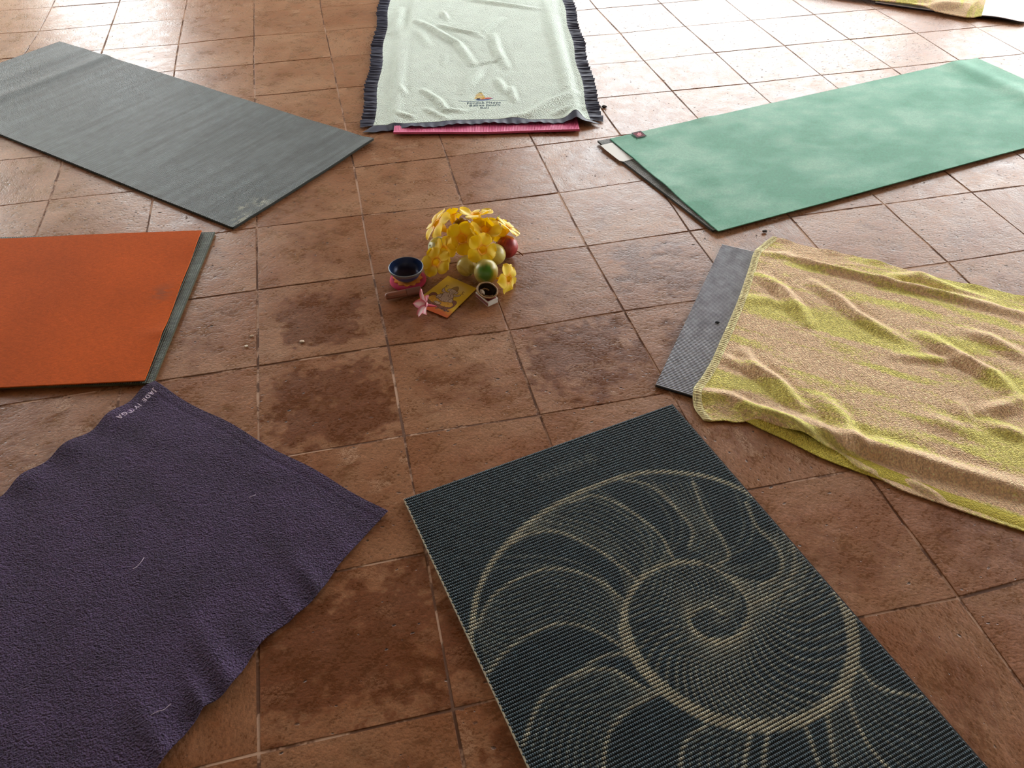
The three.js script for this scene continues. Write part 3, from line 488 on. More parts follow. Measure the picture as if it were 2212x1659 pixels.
// ---------------------------------------------------------------- navy mat with the nautilus print: thousands of small knitted bumps
{
  const t = thing('yoga_mat', 'dark navy textured mat printed with a large pale nautilus shell', 'yoga mat');
  const O = [-.2069, -.9602], a = [.90694, -.42127], b = [.42127, .90694], W = .6085, L = 1.02;
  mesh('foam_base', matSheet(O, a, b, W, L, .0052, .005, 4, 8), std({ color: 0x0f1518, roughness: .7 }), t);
  const edge = (o, d, n, len) => sheet(20, 1, (u, v) => [o[0] + d[0] * len * u + n[0] * (v * .0022 - .0012), .0056, o[1] + d[1] * len * u + n[1] * (v * .0022 - .0012)], .0056);
  mesh('pale_edge', edge(O, b, a, L), std({ color: 0xcfccb8, roughness: .8 }), t, 'cream foam edge');
  const cw = 610, ch = 1020, c = document.createElement('canvas'); c.width = cw; c.height = ch; const x = c.getContext('2d');
  x.fillStyle = 'rgb(58,80,92)'; x.fillRect(0, 0, cw, ch);
  const spiral = [[406, 460], [398, 443], [374, 438], [348, 447], [346, 479], [373, 505], [417, 499], [454, 469], [461, 422], [437, 367], [392, 342], [331, 340], [285, 362], [249, 400], [234, 446], [236, 503], [261, 567], [301, 614], [365, 650], [438, 661], [503, 646], [557, 609], [593, 561], [617, 502], [632, 445], [636, 368], [612, 284], [582, 227], [535, 182], [456, 140], [367, 127], [269, 134], [175, 158], [104, 196], [54, 240], [19, 293], [2, 325], [-30, 420]];
  const cv = new THREE.CatmullRomCurve3(spiral.map(([p, q]) => new THREE.Vector3(p, q, 0)), false, 'centripetal');
  const pt = (k) => cv.getPoint(clamp(k));
  const stroke = (pts, w, col) => { x.strokeStyle = col; x.lineWidth = w; x.lineCap = 'round'; x.lineJoin = 'round'; x.beginPath(); pts.forEach(([p, q], i) => i ? x.lineTo(p, q) : x.moveTo(p, q)); x.stroke(); };
  const smooth = (pts, n = 40) => { const k = new THREE.CatmullRomCurve3(pts.map(([p, q]) => new THREE.Vector3(p, q, 0)), false, 'centripetal'), o = []; for (let i = 0; i <= n; i++) { const p = k.getPoint(i / n); o.push([p.x, p.y]); } return o; };
  // fine ribs inside the whorls: each joins the inner turn to the outer turn with a swept curve
  const pale = (al) => `rgba(188,186,166,${al})`;
  const N = spiral.length - 1, cx = 404, cy = 468;
  const polar = (k) => { const p = pt(k); return [Math.atan2(p.y - cy, p.x - cx), Math.hypot(p.x - cx, p.y - cy)]; };
  let ang = [], last = null, acc = 0; for (let i = 0; i <= 1200; i++) { const [th, r] = polar(i / 1200); if (last !== null) { let d = th - last; while (d > Math.PI) d -= 2 * Math.PI; while (d < -Math.PI) d += 2 * Math.PI; acc += d; } last = th; ang.push([acc, r, th]); }
  const find = (target) => { for (let i = 1; i < ang.length; i++) if ((ang[i][0] - target) * (ang[i - 1][0] - target) <= 0) return i / 1200; return null; };
  const sgn = Math.sign(ang[1200][0]), tot = Math.abs(ang[1200][0]);
  for (let q = .15; q < tot - 2 * Math.PI + .3; q += (q < 6 ? .115 : .075) * (1 + .25 * Math.sin(q * 3))) {
    const k0 = find(sgn * q), k1 = find(sgn * (q + 2 * Math.PI - .75)); if (k0 == null || k1 == null) continue;
    const A = pt(k0), B = pt(k1), mx = (A.x + B.x) / 2, my = (A.y + B.y) / 2, dx = B.x - A.x, dy = B.y - A.y;
    const chamber = (q * 3.1) % 1 < .45; if (!chamber && q > 6) continue;
    const pts = []; for (let i = 0; i <= 30; i++) { const s = i / 30, e = Math.sin(Math.PI * s) * .30 * sgn; pts.push([A.x + dx * s + dy * e, A.y + dy * s - dx * e]); }
    stroke(pts, q < 2.5 ? 3.4 : q < 6 ? 5 : 4, pale(q < 6 ? .72 : .5));
  }
  for (const s of [[[19, 307], [74, 264], [173, 255], [244, 307], [268, 368]], [[4, 389], [66, 361], [151, 361], [202, 405], [230, 463]], [[127, 452], [186, 443], [221, 456], [233, 477]], [[7, 515], [63, 464], [122, 450], [185, 467], [213, 510]], [[85, 640], [99, 595], [134, 553], [187, 533], [235, 532]], [[180, 690], [201, 642], [230, 614], [272, 604]], [[113, 192], [167, 174], [226, 190], [275, 252], [303, 319], [309, 344]], [[286, 142], [334, 147], [374, 201], [398, 278], [392, 331]], [[404, 139], [440, 165], [458, 231], [457, 298], [431, 325]], [[524, 200], [501, 277], [497, 333], [483, 373], [459, 377]], [[587, 283], [571, 343], [576, 393], [550, 435], [493, 445]], [[617, 380], [576, 439], [515, 469], [463, 466]], [[548, 618], [550, 668], [600, 710]], [[503, 646], [474, 728], [480, 800]], [[451, 668], [408, 739], [390, 830]], [[409, 665], [386, 729], [360, 800]], [[331, 639], [286, 682], [260, 760]], [[352, 652], [312, 694], [290, 770]]]) { stroke(smooth(s), 9, pale(.5)); stroke(smooth(s), 5, pale(.75)); }
  // fans of fine lines in every second chamber
  const fan = (p, q, n, al) => { for (let i = 0; i < n; i++) { const f = i / (n - 1), o = []; for (let k = 0; k <= 24; k++) { const s = k / 24, P = p[Math.min(p.length - 1, Math.floor(s * (p.length - 1)))], R = q[Math.min(q.length - 1, Math.floor(s * (q.length - 1)))]; o.push([mix(P[0], R[0], f), mix(P[1], R[1], f)]); } stroke(o, 3.6, pale(al)); } };
  const sm = (a) => smooth(a, 24);
  fan(sm([[19, 307], [74, 264], [173, 255], [244, 307], [268, 368]]), sm([[4, 389], [66, 361], [151, 361], [202, 405], [230, 463]]), 10, .55);
  fan(sm([[7, 515], [63, 464], [122, 450], [185, 467], [213, 510]]), sm([[85, 640], [99, 595], [134, 553], [187, 533], [235, 532]]), 11, .55);
  fan(sm([[113, 192], [240, 140], [334, 147], [374, 201], [398, 278], [392, 331]]), sm([[167, 174], [226, 190], [275, 252], [303, 319], [309, 344]]), 9, .55);
  fan(sm([[440, 165], [458, 231], [457, 298], [431, 325]]), sm([[524, 200], [501, 277], [497, 333], [459, 377]]), 8, .55);
  fan(sm([[571, 343], [576, 393], [550, 435], [493, 445]]), sm([[617, 380], [600, 439], [540, 490], [463, 480]]), 8, .55);
  fan(sm([[180, 690], [201, 642], [230, 614], [272, 604]]), sm([[260, 760], [286, 682], [331, 639]]), 8, .55);
  fan(sm([[390, 830], [408, 739], [451, 668]]), sm([[480, 800], [474, 728], [503, 646]]), 7, .5);
  fan(sm([[480, 800], [474, 728], [503, 646]]), sm([[640, 720], [570, 690], [548, 618]]), 9, .5);
  const main = []; for (let i = 0; i <= 700; i++) { const p = pt(i / 700); main.push([p.x, p.y, i / 700]); }
  for (let i = 1; i < main.length; i++) { const f = main[i][2]; stroke([main[i - 1], main[i]], f < .25 ? 5 : f < .36 ? 11 : f < .62 ? 21 : f < .7 ? 14 : 11, pale(f > .3 && f < .62 ? .85 : .8)); }
  for (let i = 0; i < 15; i++) { const q = i / 15 * 6.283, o = []; for (let k = 0; k <= 10; k++) { const e = k / 10, rd = 6 + 40 * e; o.push([402 + Math.cos(q + e * 1.3) * rd * 1.1, 466 + Math.sin(q + e * 1.3) * rd * .85]); } stroke(o, 3.2, pale(.6)); }
  // worn dusty dabs near the end and the rubbed maker's mark, upside down
  for (const [p, q, rd] of [[150, 90, 46], [240, 60, 40], [60, 110, 60], [110, 70, 40], [330, 70, 40], [40, 150, 40]]) for (let i = 0; i < 90; i++) { const e = rnd() * 6.283, d = rd * Math.sqrt(rnd()); x.fillStyle = `rgba(150,152,144,${.1 + .25 * rnd()})`; x.fillRect(p + Math.cos(e) * d, q + Math.sin(e) * d, rr(2, 6), rr(1, 4)); }
  x.save(); x.translate(381, 62); x.rotate(Math.PI); x.fillStyle = 'rgba(160,160,150,.55)'; x.font = 'bold 30px sans-serif'; x.textAlign = 'left'; x.fillText('GAIAM', 26, 10); x.strokeStyle = 'rgba(160,160,150,.55)'; x.lineWidth = 3; x.beginPath(); x.arc(6, 0, 12, 0, 7); x.stroke(); for (let i = 0; i < 6; i++) { x.beginPath(); x.moveTo(6, 0); x.lineTo(6 + 11 * Math.cos(i * 1.05), 11 * Math.sin(i * 1.05)); x.stroke(); } x.restore();
  const im = x.getImageData(0, 0, cw, ch).data;
  const row = .0061, pit = .0035, nr = Math.floor(L / row), nc = Math.floor(W / pit);
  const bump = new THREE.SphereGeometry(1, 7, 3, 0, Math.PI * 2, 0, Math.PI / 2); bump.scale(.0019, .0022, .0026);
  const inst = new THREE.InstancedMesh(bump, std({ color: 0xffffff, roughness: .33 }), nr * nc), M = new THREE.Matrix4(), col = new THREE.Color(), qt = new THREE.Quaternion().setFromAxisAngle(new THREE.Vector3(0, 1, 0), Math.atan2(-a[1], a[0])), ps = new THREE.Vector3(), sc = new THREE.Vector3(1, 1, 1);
  let k = 0;
  for (let r = 0; r < nr; r++) for (let q = 0; q < nc; q++) {
    const s = (q + .5 + (r % 2) * .5 - .25) * pit, v = (r + .5) * row, X = Math.min(cw - 1, s * 1000 | 0), Y = Math.min(ch - 1, v * 1000 | 0), o = (Y * cw + X) * 4;
    const f = .86 + .3 * noise(s * 400, v * 300) * noise(s * 60, v * 60) + .12 * (rnd() - .5);
    const e = [0, 0, 0]; let cnt = 0;
    for (let dy = -2; dy <= 2; dy++) for (let dx = -1; dx <= 2; dx++) { const yy = Y + dy, xx = X + dx; if (yy < 0 || xx < 0 || yy >= ch || xx >= cw) continue; const z = (yy * cw + xx) * 4; e[0] += im[z]; e[1] += im[z + 1]; e[2] += im[z + 2]; cnt++; }
    col.setRGB(clamp(e[0] / cnt * f / 255), clamp(e[1] / cnt * f / 255), clamp(e[2] / cnt * f / 255), THREE.SRGBColorSpace);
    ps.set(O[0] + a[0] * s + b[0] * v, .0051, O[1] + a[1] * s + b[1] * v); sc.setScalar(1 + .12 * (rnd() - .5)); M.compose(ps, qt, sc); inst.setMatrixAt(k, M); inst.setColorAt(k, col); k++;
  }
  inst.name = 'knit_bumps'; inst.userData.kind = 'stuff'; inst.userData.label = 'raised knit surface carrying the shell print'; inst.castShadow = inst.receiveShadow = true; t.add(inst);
}

// ---------------------------------------------------------------- far corner: white mat with a streaked towel on it
{
  const C = [2.165, -3.476], d1 = unit(-.90, -.435), d2 = [-d1[1], d1[0]].map((v) => v * (d1[0] < 0 ? -1 : 1)), W = .61, L = 1.5;
  const b = d2[1] < 0 ? d2 : [-d2[0], -d2[1]];
  const m = thing('yoga_mat', 'white yoga mat with dark underside in the far corner', 'yoga mat');
  const wave = (s, v) => .010 * Math.exp(-(((s - .12) / .1) ** 2)) * Math.exp(-((v / .06) ** 2));
  const shape = (s, v) => { const r = .03, e = Math.max(0, r - s), f = Math.max(0, r - v); return e && f ? Math.hypot(e, f) > r : false; };
  const top = (y, th, mt, nm, lb) => mesh(nm, sheet(60, 60, (u, v) => { let s = u * W, q = v * v * L; const r = .035, e = Math.max(0, r - s), f = Math.max(0, r - q), h = Math.hypot(e, f); if (h > r) { s = r - e / h * r; q = r - f / h * r; } return [C[0] + d1[0] * s + b[0] * q, y + wave(s, q), C[1] + d1[1] * s + b[1] * q]; }, th, 1, 1, y - th), mt, m, lb);
  top(.0085, .002, std({ color: 0xe9e9ec, roughness: .5 }), 'white_surface'); top(.0065, .004, std({ color: 0x1c1d2e, roughness: .8 }), 'rubber_base', 'dark navy underside');
  const t = thing('towel', 'yellow and peach streaked towel lying on the white mat', 'towel');
  const o = curve2([[1.20, -3.935], [1.489, -3.800], [1.7208, -3.690], [1.8936, -3.566], [1.9415, -3.536], [2.005, -3.552]]), f = [.43, -.9];
  const R = ridgeField([{ pts: [[1.3, -3.86], [1.6, -3.73], [1.80, -3.645], [2.0, -3.62], [2.05, -3.66]], h: .012, w: .022 }, { pts: [[1.95, -3.56], [1.99, -3.60], [2.06, -3.67]], h: .012, w: .016 }, { pts: [[1.4, -3.9], [1.8, -3.76], [2.1, -3.72]], h: .012, w: .03 }, { pts: [[1.5, -4.05], [1.9, -3.9], [2.15, -3.9]], h: .012, w: .03 }]);
  mesh('terry_cloth', sheet(160, 110, (u, v) => { const p = o(u), q = v * .95, x = p[0] + f[0] * q, z = p[1] + f[1] * q; return [x, .012 + .022 * sstep(0, .07, v) + Math.max(0, R(x, z)) + .004 * fbm(x * 16, z * 16, 3), z]; }, .004, 1, 1, .001),
    phys({ map: (() => { const k = towelTex(512, 768, .9, .95, 8.1); return k; })(), bumpMap: rep(terry, 5, 6), bumpScale: .003, roughness: .95, sheen: .4, sheenColor: new THREE.Color(.9, .85, .6) }), t);
}

// ---------------------------------------------------------------- the small altar: bowl, ring cushion, mallet, card, flower, matches, shell
const lathe = (pts, n = 48) => new THREE.LatheGeometry(pts.map(([r, y]) => new THREE.Vector2(r, y)), n);
{
  const c = thing('ring_cushion', 'pink and orange felt ring cushion under the singing bowl', 'cushion'); c.position.set(-.2655, 0, -1.667);
  const rg = new THREE.TorusGeometry(.0365, .0085, 14, 48); rg.rotateX(Math.PI / 2); rg.scale(1.04, .75, 1.04); rg.translate(0, .0062, 0);
  mesh('felt_ring', rg, phys({ color: 0xb52850, roughness: .9, sheen: .6, sheenColor: new THREE.Color(.9, .3, .4) }), c);
  const star = new THREE.Shape(); for (let i = 0; i <= 160; i++) { const q = i / 160 * Math.PI * 2, r = .0345 + .0028 * Math.cos(q * 12); i ? star.lineTo(Math.cos(q) * r, Math.sin(q) * r) : star.moveTo(Math.cos(q) * r, Math.sin(q) * r); }
  const sg = new THREE.ExtrudeGeometry(star, { depth: .002, bevelEnabled: true, bevelSize: .0006, bevelThickness: .0006, bevelSegments: 1 }); sg.rotateX(-Math.PI / 2); sg.translate(0, .0118, 0);
  mesh('scalloped_top', sg, std({ color: 0xe08a2c, roughness: .9 }), c, 'orange scalloped felt top');
  const bw = thing('singing_bowl', 'small dark blue metal singing bowl on the pink cushion', 'bowl'); bw.position.set(-.2665, .0146, -1.663);
  const blue = std({ color: 0x2352a0, roughness: .34, metalness: .25 });
  mesh('bowl_outside', lathe([[0, 0], [.016, 0], [.022, .0022], [.030, .009], [.0372, .0195], [.0405, .0255]]), blue, bw);
  mesh('rim_band', lathe([[.0405, .0253], [.0418, .0262], [.0438, .0335], [.0440, .0350], [.0432, .0358], [.0420, .0352]]), std({ color: 0x8f9aa4, roughness: .38, metalness: .7 }), bw, 'worn grey metal rim');
  mesh('bowl_inside', lathe([[.0422, .0353], [.0412, .0330], [.0385, .0235], [.034, .0150], [.027, .0085], [.017, .0042], [0, .0035]]), std({ color: 0x1a2f5c, roughness: .3, metalness: .2, side: THREE.DoubleSide }), bw, 'dark glossy inside');
  const m = thing('bowl_mallet', 'brown wooden bowl mallet lying before the cushion', 'mallet'); m.position.set(-.2712, .0098, -1.6055); m.rotation.y = Math.atan2(.0285, .0863);
  const woodT = dataTex(128, 256, (x, y) => { const k = .75 + .5 * fbm(x / 5, y / 60, 3); return [132 * k, 84 * k, 66 * k]; });
  const wm = std({ map: woodT, roughness: .45 });
  const body = lathe([[0, -.0465], [.004, -.0462], [.0068, -.0445], [.0082, -.041], [.0088, -.036], [.0092, .006], [.0088, .0072]], 28); body.rotateZ(-Math.PI / 2); mesh('handle', body, wm, m);
  const sl = lathe([[.0088, .0078], [.0097, .0084], [.0097, .0435], [.0090, .0448], [0, .0450]], 28); sl.rotateZ(-Math.PI / 2); mesh('leather_sleeve', sl, std({ color: 0x7e5247, roughness: .6 }), m, 'reddish leather sleeve');
  const gr = lathe([[.0078, .0066], [.0078, .0084]], 24); gr.rotateZ(-Math.PI / 2); mesh('groove', gr, std({ color: 0x2c1a14, roughness: .9 }), m);
}
{ // devotional postcard
  const t = thing('picture_card', 'yellow picture card with ink drawing of a seated figure', 'card');
  const P = [[-.1647, -1.6906], [-.0888, -1.6366], [-.157, -1.5172], [-.2463, -1.574]];
  const tex = canvasTex(400, 592, (c, w, h) => { // top of the picture = edge P0-P1
    const im = c.createImageData(w, h);
    for (let y = 0; y < h; y++) for (let x = 0; x < w; x++) { const v = y / h, u = x / w, n = fbm(x / 60, y / 60, 3), lg = Math.exp(-(((u - .62) / .28) ** 2) - ((v - .2) / .16) ** 2) * .8, lo = sstep(.74, .97, v + (n - .5) * .12), o = (y * w + x) * 4; let r = 206 + 20 * n, g = 172 + 22 * n, b = 34; r = mix(r, 224, lg); g = mix(g, 205, lg); b = mix(b, 150, lg); r = mix(r, 196, lo); g = mix(g, 92, lo); b = mix(b, 30, lo); im.data[o] = r; im.data[o + 1] = g; im.data[o + 2] = b; im.data[o + 3] = 255; }
    c.putImageData(im, 0, 0);
    const ink = '#4a3020'; c.lineJoin = c.lineCap = 'round';
    const blob = (col, p, lw = 5) => { c.fillStyle = col; c.strokeStyle = ink; c.lineWidth = lw; c.beginPath(); p.forEach((q, i) => { if (!i) c.moveTo(q[0], q[1]); else if (q.length === 4) c.quadraticCurveTo(q[0], q[1], q[2], q[3]); else c.lineTo(q[0], q[1]); }); c.closePath(); if (col) c.fill(); c.stroke(); };
    // cushion, crossed legs, torso, arms, head with tall cap, raised hands with emblems
    for (let i = 0; i < 12; i++) blob(['#6d3b33', '#8b6a5f', '#53302a'][i % 3], [[70 + i * 24, 500], [82 + i * 24, 476, 96 + i * 24, 500], [86 + i * 24, 526, 70 + i * 24, 500]], 4);
    blob('#7d4a3c', [[40, 330], [30, 420, 90, 480], [200, 520, 320, 480], [372, 430, 352, 340], [330, 300, 300, 320], [200, 400, 90, 320], [60, 300, 40, 330]], 4);
    blob('#d8a735', [[200, 450], [120, 480, 66, 430], [40, 370, 104, 350], [170, 350, 214, 420]]); blob('#d8a735', [[190, 450], [270, 486, 334, 430], [358, 370, 292, 352], [228, 352, 186, 420]]);
    blob('#c9b7a4', [[140, 440], [150, 412, 200, 424], [236, 438, 210, 458], [170, 470, 140, 440]], 4);
    blob('#b9a698', [[138, 372], [112, 280, 170, 236], [206, 222, 240, 238], [296, 286, 262, 374], [200, 420, 138, 372]]);
    blob('#b9a698', [[148, 262], [96, 276, 88, 208], [96, 196, 108, 208], [120, 244, 160, 240]]); blob('#b9a698', [[248, 256], [306, 268, 316, 206], [306, 192, 296, 206], [282, 236, 240, 236]]);
    blob('#b9a698', [[262, 290], [320, 330, 286, 372], [250, 380, 246, 346]]); blob('#b9a698', [[140, 292], [90, 330, 118, 376], [150, 380, 156, 346]]);
    blob('#c4b3a4', [[168, 176], [160, 232, 204, 246], [250, 232, 242, 172], [206, 140, 168, 176]]);
    blob('#b7a799', [[168, 178], [132, 160, 140, 214], [152, 232, 172, 216]], 4); blob('#b7a799', [[240, 178], [276, 160, 268, 214], [256, 232, 238, 216]], 4);
    blob('#bfae9f', [[196, 206], [190, 270, 212, 300], [236, 312, 240, 290], [222, 286, 216, 262], [214, 230, 218, 206]], 4);
    blob('#9a7a3c', [[164, 176], [170, 120, 206, 96], [244, 122, 246, 176], [204, 150, 164, 176]]);
    c.fillStyle = ink; for (const [p, q] of [[188, 196], [222, 196]]) { c.beginPath(); c.ellipse(p, q, 5, 3, 0, 0, 7); c.fill(); }
    c.strokeStyle = ink; c.lineWidth = 5; for (const [p, q] of [[92, 176], [312, 174]]) { c.beginPath(); c.moveTo(p, q + 22); c.lineTo(p, q - 22); c.arc(p, q - 30, 10, 1.5, 7); c.stroke(); c.beginPath(); c.arc(p + 10, q - 6, 9, 0, 4); c.stroke(); }
    c.lineWidth = 3; for (let i = 0; i < 46; i++) { const p = 90 + 230 * rnd(), q = 250 + 220 * rnd(); c.beginPath(); c.moveTo(p, q); c.quadraticCurveTo(p + rr(-16, 16), q + rr(0, 16), p + rr(-22, 22), q + rr(6, 24)); c.stroke(); }
    for (let i = 0; i < 40; i++) { c.fillStyle = ['#5a352c', '#8f5d48', '#3c2620'][i % 3]; c.beginPath(); c.arc(70 + 270 * rnd(), 476 + 56 * rnd(), rr(3, 9), 0, 7); c.fill(); }
  });
  const fn = (u, v) => [mix(mix(P[0][0], P[1][0], u), mix(P[3][0], P[2][0], u), v), .0019, mix(mix(P[0][1], P[1][1], u), mix(P[3][1], P[2][1], u), v)];
  const g = sheet(1, 1, fn, .0009); { const A = g.attributes.uv.array; for (let i = 1; i < A.length; i += 2) A[i] = 1 - A[i]; }
  mesh('printed_card', g, std({ map: tex, roughness: .4 }), t);
}
{ // matchbox and shell
  const t = thing('matchbox', 'small white and dark red matchbox under the shell', 'matchbox'); t.position.set(-.0625, 0, -1.5925); t.rotation.y = Math.atan2(-.0433, .0322);
  const sl = new RoundedBoxGeometry(.0535, .0138, .031, 2, .0008); sl.translate(0, .0072, 0); const sleeve = mesh('sleeve', sl, std({ color: 0xd9d4cc, roughness: .6 }), t);
  const tp = new THREE.BoxGeometry(.0475, .0006, .0255); tp.translate(0, .0143, 0); mesh('top_label', tp, std({ color: 0x7c2f2c, roughness: .6 }), sleeve, 'dark red printed top');
  for (const s of [-1, 1]) { const st = new THREE.BoxGeometry(.0535, .0084, .0005); st.translate(0, .0068, s * .0156); mesh('striker_strip', st, std({ color: 0x7d443c, roughness: .9 }), sleeve, 'reddish striking strip'); }
  const tr = new THREE.BoxGeometry(.0006, .0112, .028); tr.translate(.0268, .0072, 0); mesh('tray_end', tr, std({ color: 0xe8e6e0, roughness: .6 }), t);
  const s = thing('shell', 'small brown spiral shell with dark opening resting on the matchbox', 'shell'); s.position.set(-.0628, .0150, -1.5965); s.rotation.set(.42, -.25, -.12);
  const nz = (g, k) => { const p = g.attributes.position; for (let i = 0; i < p.count; i++) { const x = p.getX(i), y = p.getY(i), z = p.getZ(i), f = 1 + k * (noise(x * 300 + 9, z * 300 + y * 200) - .5); p.setXYZ(i, x * f, y, z * f); } g.computeVertexNormals(); return g; };
  const out = nz(lathe([[0, 0], [.010, .0008], [.019, .0055], [.0245, .0125], [.0262, .019]], 40), .12); out.scale(1, 1, .82);
  mesh('outer_shell', out, std({ map: dataTex(128, 128, (x, y) => { const k = fbm(x / 9, y / 30, 3); return [96 + 90 * k, 70 + 70 * k, 44 + 52 * k]; }), roughness: .42, side: THREE.DoubleSide }), s);
  const lip = new THREE.TorusGeometry(.0250, .0021, 8, 44); lip.rotateX(Math.PI / 2); lip.scale(1, 1, .82); lip.translate(0, .019, 0); mesh('lip', nz(lip, .05), std({ color: 0xb0906a, roughness: .35 }), s, 'glossy tan lip');
  const ins = lathe([[.0238, .0185], [.0215, .0125], [.0165, .0065], [.009, .003], [0, .0024]], 36); ins.scale(1, 1, .82); mesh('inside', ins, std({ color: 0x2a1c10, roughness: .4, side: THREE.DoubleSide }), s, 'dark brown hollow');
  const pcs = []; for (let i = 0; i < 46; i++) { const q = i / 45 * 4.4, r = .020 - q * .0028, g = new THREE.SphereGeometry(.0019 + .0004 * Math.sin(i), 6, 5); g.translate(Math.cos(q + .6) * r, .0165 - q * .0016, Math.sin(q + .6) * r * .82); pcs.push(g); } mesh('inner_whorl', mergeGeometries(pcs), std({ color: 0x8a6c48, roughness: .4 }), s, 'tan ridge curling inside');
  const wh = new THREE.SphereGeometry(.006, 12, 8); wh.scale(1, .5, 1.5); wh.rotateY(.7); wh.translate(-.011, .0125, .006); mesh('pale_patch', wh, std({ color: 0xdcd6cc, roughness: .4 }), s, 'pearly pale patch');
}

// ---------------------------------------------------------------- passion fruits
const fruitMats = {};
function fruit(pos, r, look, label, stemDir, tilt = [0, 0]) {
  const t = thing('passion_fruit', label, 'fruit', 'passion fruits in the heap'); t.position.set(...pos); t.rotation.set(tilt[0], 0, tilt[1]);
  const g = new THREE.SphereGeometry(r, 40, 28), p = g.attributes.position;
  for (let i = 0; i < p.count; i++) { const x = p.getX(i) / r, y = p.getY(i) / r, z = p.getZ(i) / r, k = 1 + .02 * (noise(x * 2.2 + look.length, z * 2.2 + y) - .5) - .05 * Math.exp(-((1 - Math.abs(y)) / .05)); p.setXYZ(i, x * r * k, y * r * k * 1.05, z * r * k); }
  g.computeVertexNormals();
  const pal = { green: [[150, 158, 78], [70, 118, 42]], yellow: [[208, 198, 110], [186, 168, 76]], red: [[186, 72, 72], [140, 46, 54]], brown: [[150, 92, 52], [96, 52, 32]], pale: [[200, 204, 150], [176, 184, 120]] }[look];
  fruitMats[look] ??= phys({ map: dataTex(256, 128, (x, y) => { const u = x / 256, v = y / 128, cu = Math.cos(u * 6.283), su = Math.sin(u * 6.283), n = fbm(cu * 2 + 5, su * 2 + v * 4, 4), f = noise(cu * 60 + 70, su * 60 + v * 120), k = look === 'green' ? sstep(.62, .2, Math.hypot((u - .72) * 2.4, (v - .56) * 1.7) + (n - .5) * .5 + (f - .5) * .25) : sstep(.42, .7, n); const s = f > .9 ? 1.12 : 1; return [mix(pal[0][0], pal[1][0], k) * s, mix(pal[0][1], pal[1][1], k) * s, mix(pal[0][2], pal[1][2], k) * s]; }), roughness: .36, clearcoat: .35, clearcoatRoughness: .25 });
  if (look === 'green') { // green cheek on a yellow rind
    const N = g.attributes.normal, cl = [], e = new THREE.Euler(tilt[0], 0, tilt[1]), v3 = new THREE.Vector3(), ck = new THREE.Vector3(-.02, .42, .9).normalize(), A = new THREE.Color(0xb9ae5c), B = new THREE.Color(0x4f8a2c), C = new THREE.Color();
    for (let i = 0; i < N.count; i++) { v3.fromBufferAttribute(N, i).applyEuler(e); const d = v3.dot(ck) + (noise(v3.x * 9 + 5, v3.y * 9 + v3.z * 5) - .5) * .16; C.lerpColors(A, B, sstep(.62, .93, d)); cl.push(C.r, C.g, C.b); }
    g.setAttribute('color', new THREE.Float32BufferAttribute(cl, 3)); fruitMats.green = phys({ vertexColors: true, roughness: .36, clearcoat: .35, clearcoatRoughness: .25 });
  }
  const rind = mesh('rind', g, fruitMats[look], t);
  if (stemDir) { const d = new THREE.Vector3(...stemDir).normalize(), c = new THREE.CatmullRomCurve3([d.clone().multiplyScalar(r * .97), d.clone().multiplyScalar(r * 1.3), d.clone().multiplyScalar(r * 1.62).add(new THREE.Vector3(0, -.002, .003))]); mesh('stem', new THREE.TubeGeometry(c, 10, .0016, 8), std({ color: 0x8a5a3c, roughness: .8 }), rind, 'dry brown stem'); }
  else { const nub = lathe([[0, .0016], [.0016, .0014], [.0028, .0004], [.0034, -.001]], 14); nub.translate(0, r * 1.0, 0); mesh('stem_scar', nub, std({ color: 0x7a6a3c, roughness: .8 }), rind); }
  return t;
}
fruit([-.0655, .0318, -1.667], .0308, 'green', 'green and yellow passion fruit at the front of the heap', null, [2.5, .1]);
fruit([-.1165, .0262, -1.699], .0255, 'yellow', 'yellow passion fruit left of the green one', null, [2.2, -.4]);
fruit([-.0440, .0288, -1.747], .0280, 'yellow', 'pale yellow passion fruit between green and red ones', null, [1.2, .6]);
fruit([-.0120, .0296, -1.782], .0288, 'red', 'dark red passion fruit with a dry stem', [.9, -.28, .34]);
fruit([-.1310, .0560, -1.828], .0280, 'brown', 'reddish brown passion fruit at the back under the flowers', null, [.5, .2]);
fruit([-.1920, .0290, -1.780], .0282, 'pale', 'pale green passion fruit at the left of the heap', null, [.7, .9]);
fruit([-.0900, .0285, -1.795], .0278, 'yellow', 'yellow passion fruit half hidden under the middle flowers', null, [.2, .2]);

// ---------------------------------------------------------------- yellow trumpet flowers (five lobes, funnel, thin tube)
const petalGeo = (len, wid, curl, seedP) => { const g = sheet(10, 12, (u, v) => {
  const s = v, w = wid * Math.pow(Math.sin(Math.PI * (.05 + .91 * Math.pow(s, 1.35))), .6), q = (u - .5) * 2, rad = .0085 + len * s, up = .019 + .007 * s - curl * s * s + .0035 * q * q * (s > .3 ? 1 : 0) * (.6 - curl * 20) + .0022 * Math.sin(q * 4 + seedP + s * 3) * s;
  return [q * w * (1 - .1 * s * q * q), up, rad]; }, .0005, 1, 1, -9); return g; };
const petals = [petalGeo(.033, .0205, .006, 0), petalGeo(.034, .0215, .014, 2), petalGeo(.032, .0205, -.006, 4)];
const yellowPetal = phys({ map: dataTex(64, 64, (x, y) => { const v = y / 64, n = fbm(x / 12, y / 30, 3); return [255, mix(214, 236, sstep(0, .3, v)) + 10 * n - 5, 14 + 14 * n]; }, true, false), roughness: .7, transmission: .58, thickness: 0, side: THREE.DoubleSide });
const throatMat = phys({ color: 0xffd820, roughness: .7, transmission: .4, thickness: 0, side: THREE.DoubleSide });
const funnelGeo = lathe([[.0030, -.030], [.0032, -.018], [.0048, -.010], [.0085, -.002], [.0098, .008], [.0105, .0175], [.0125, .0205]], 25);
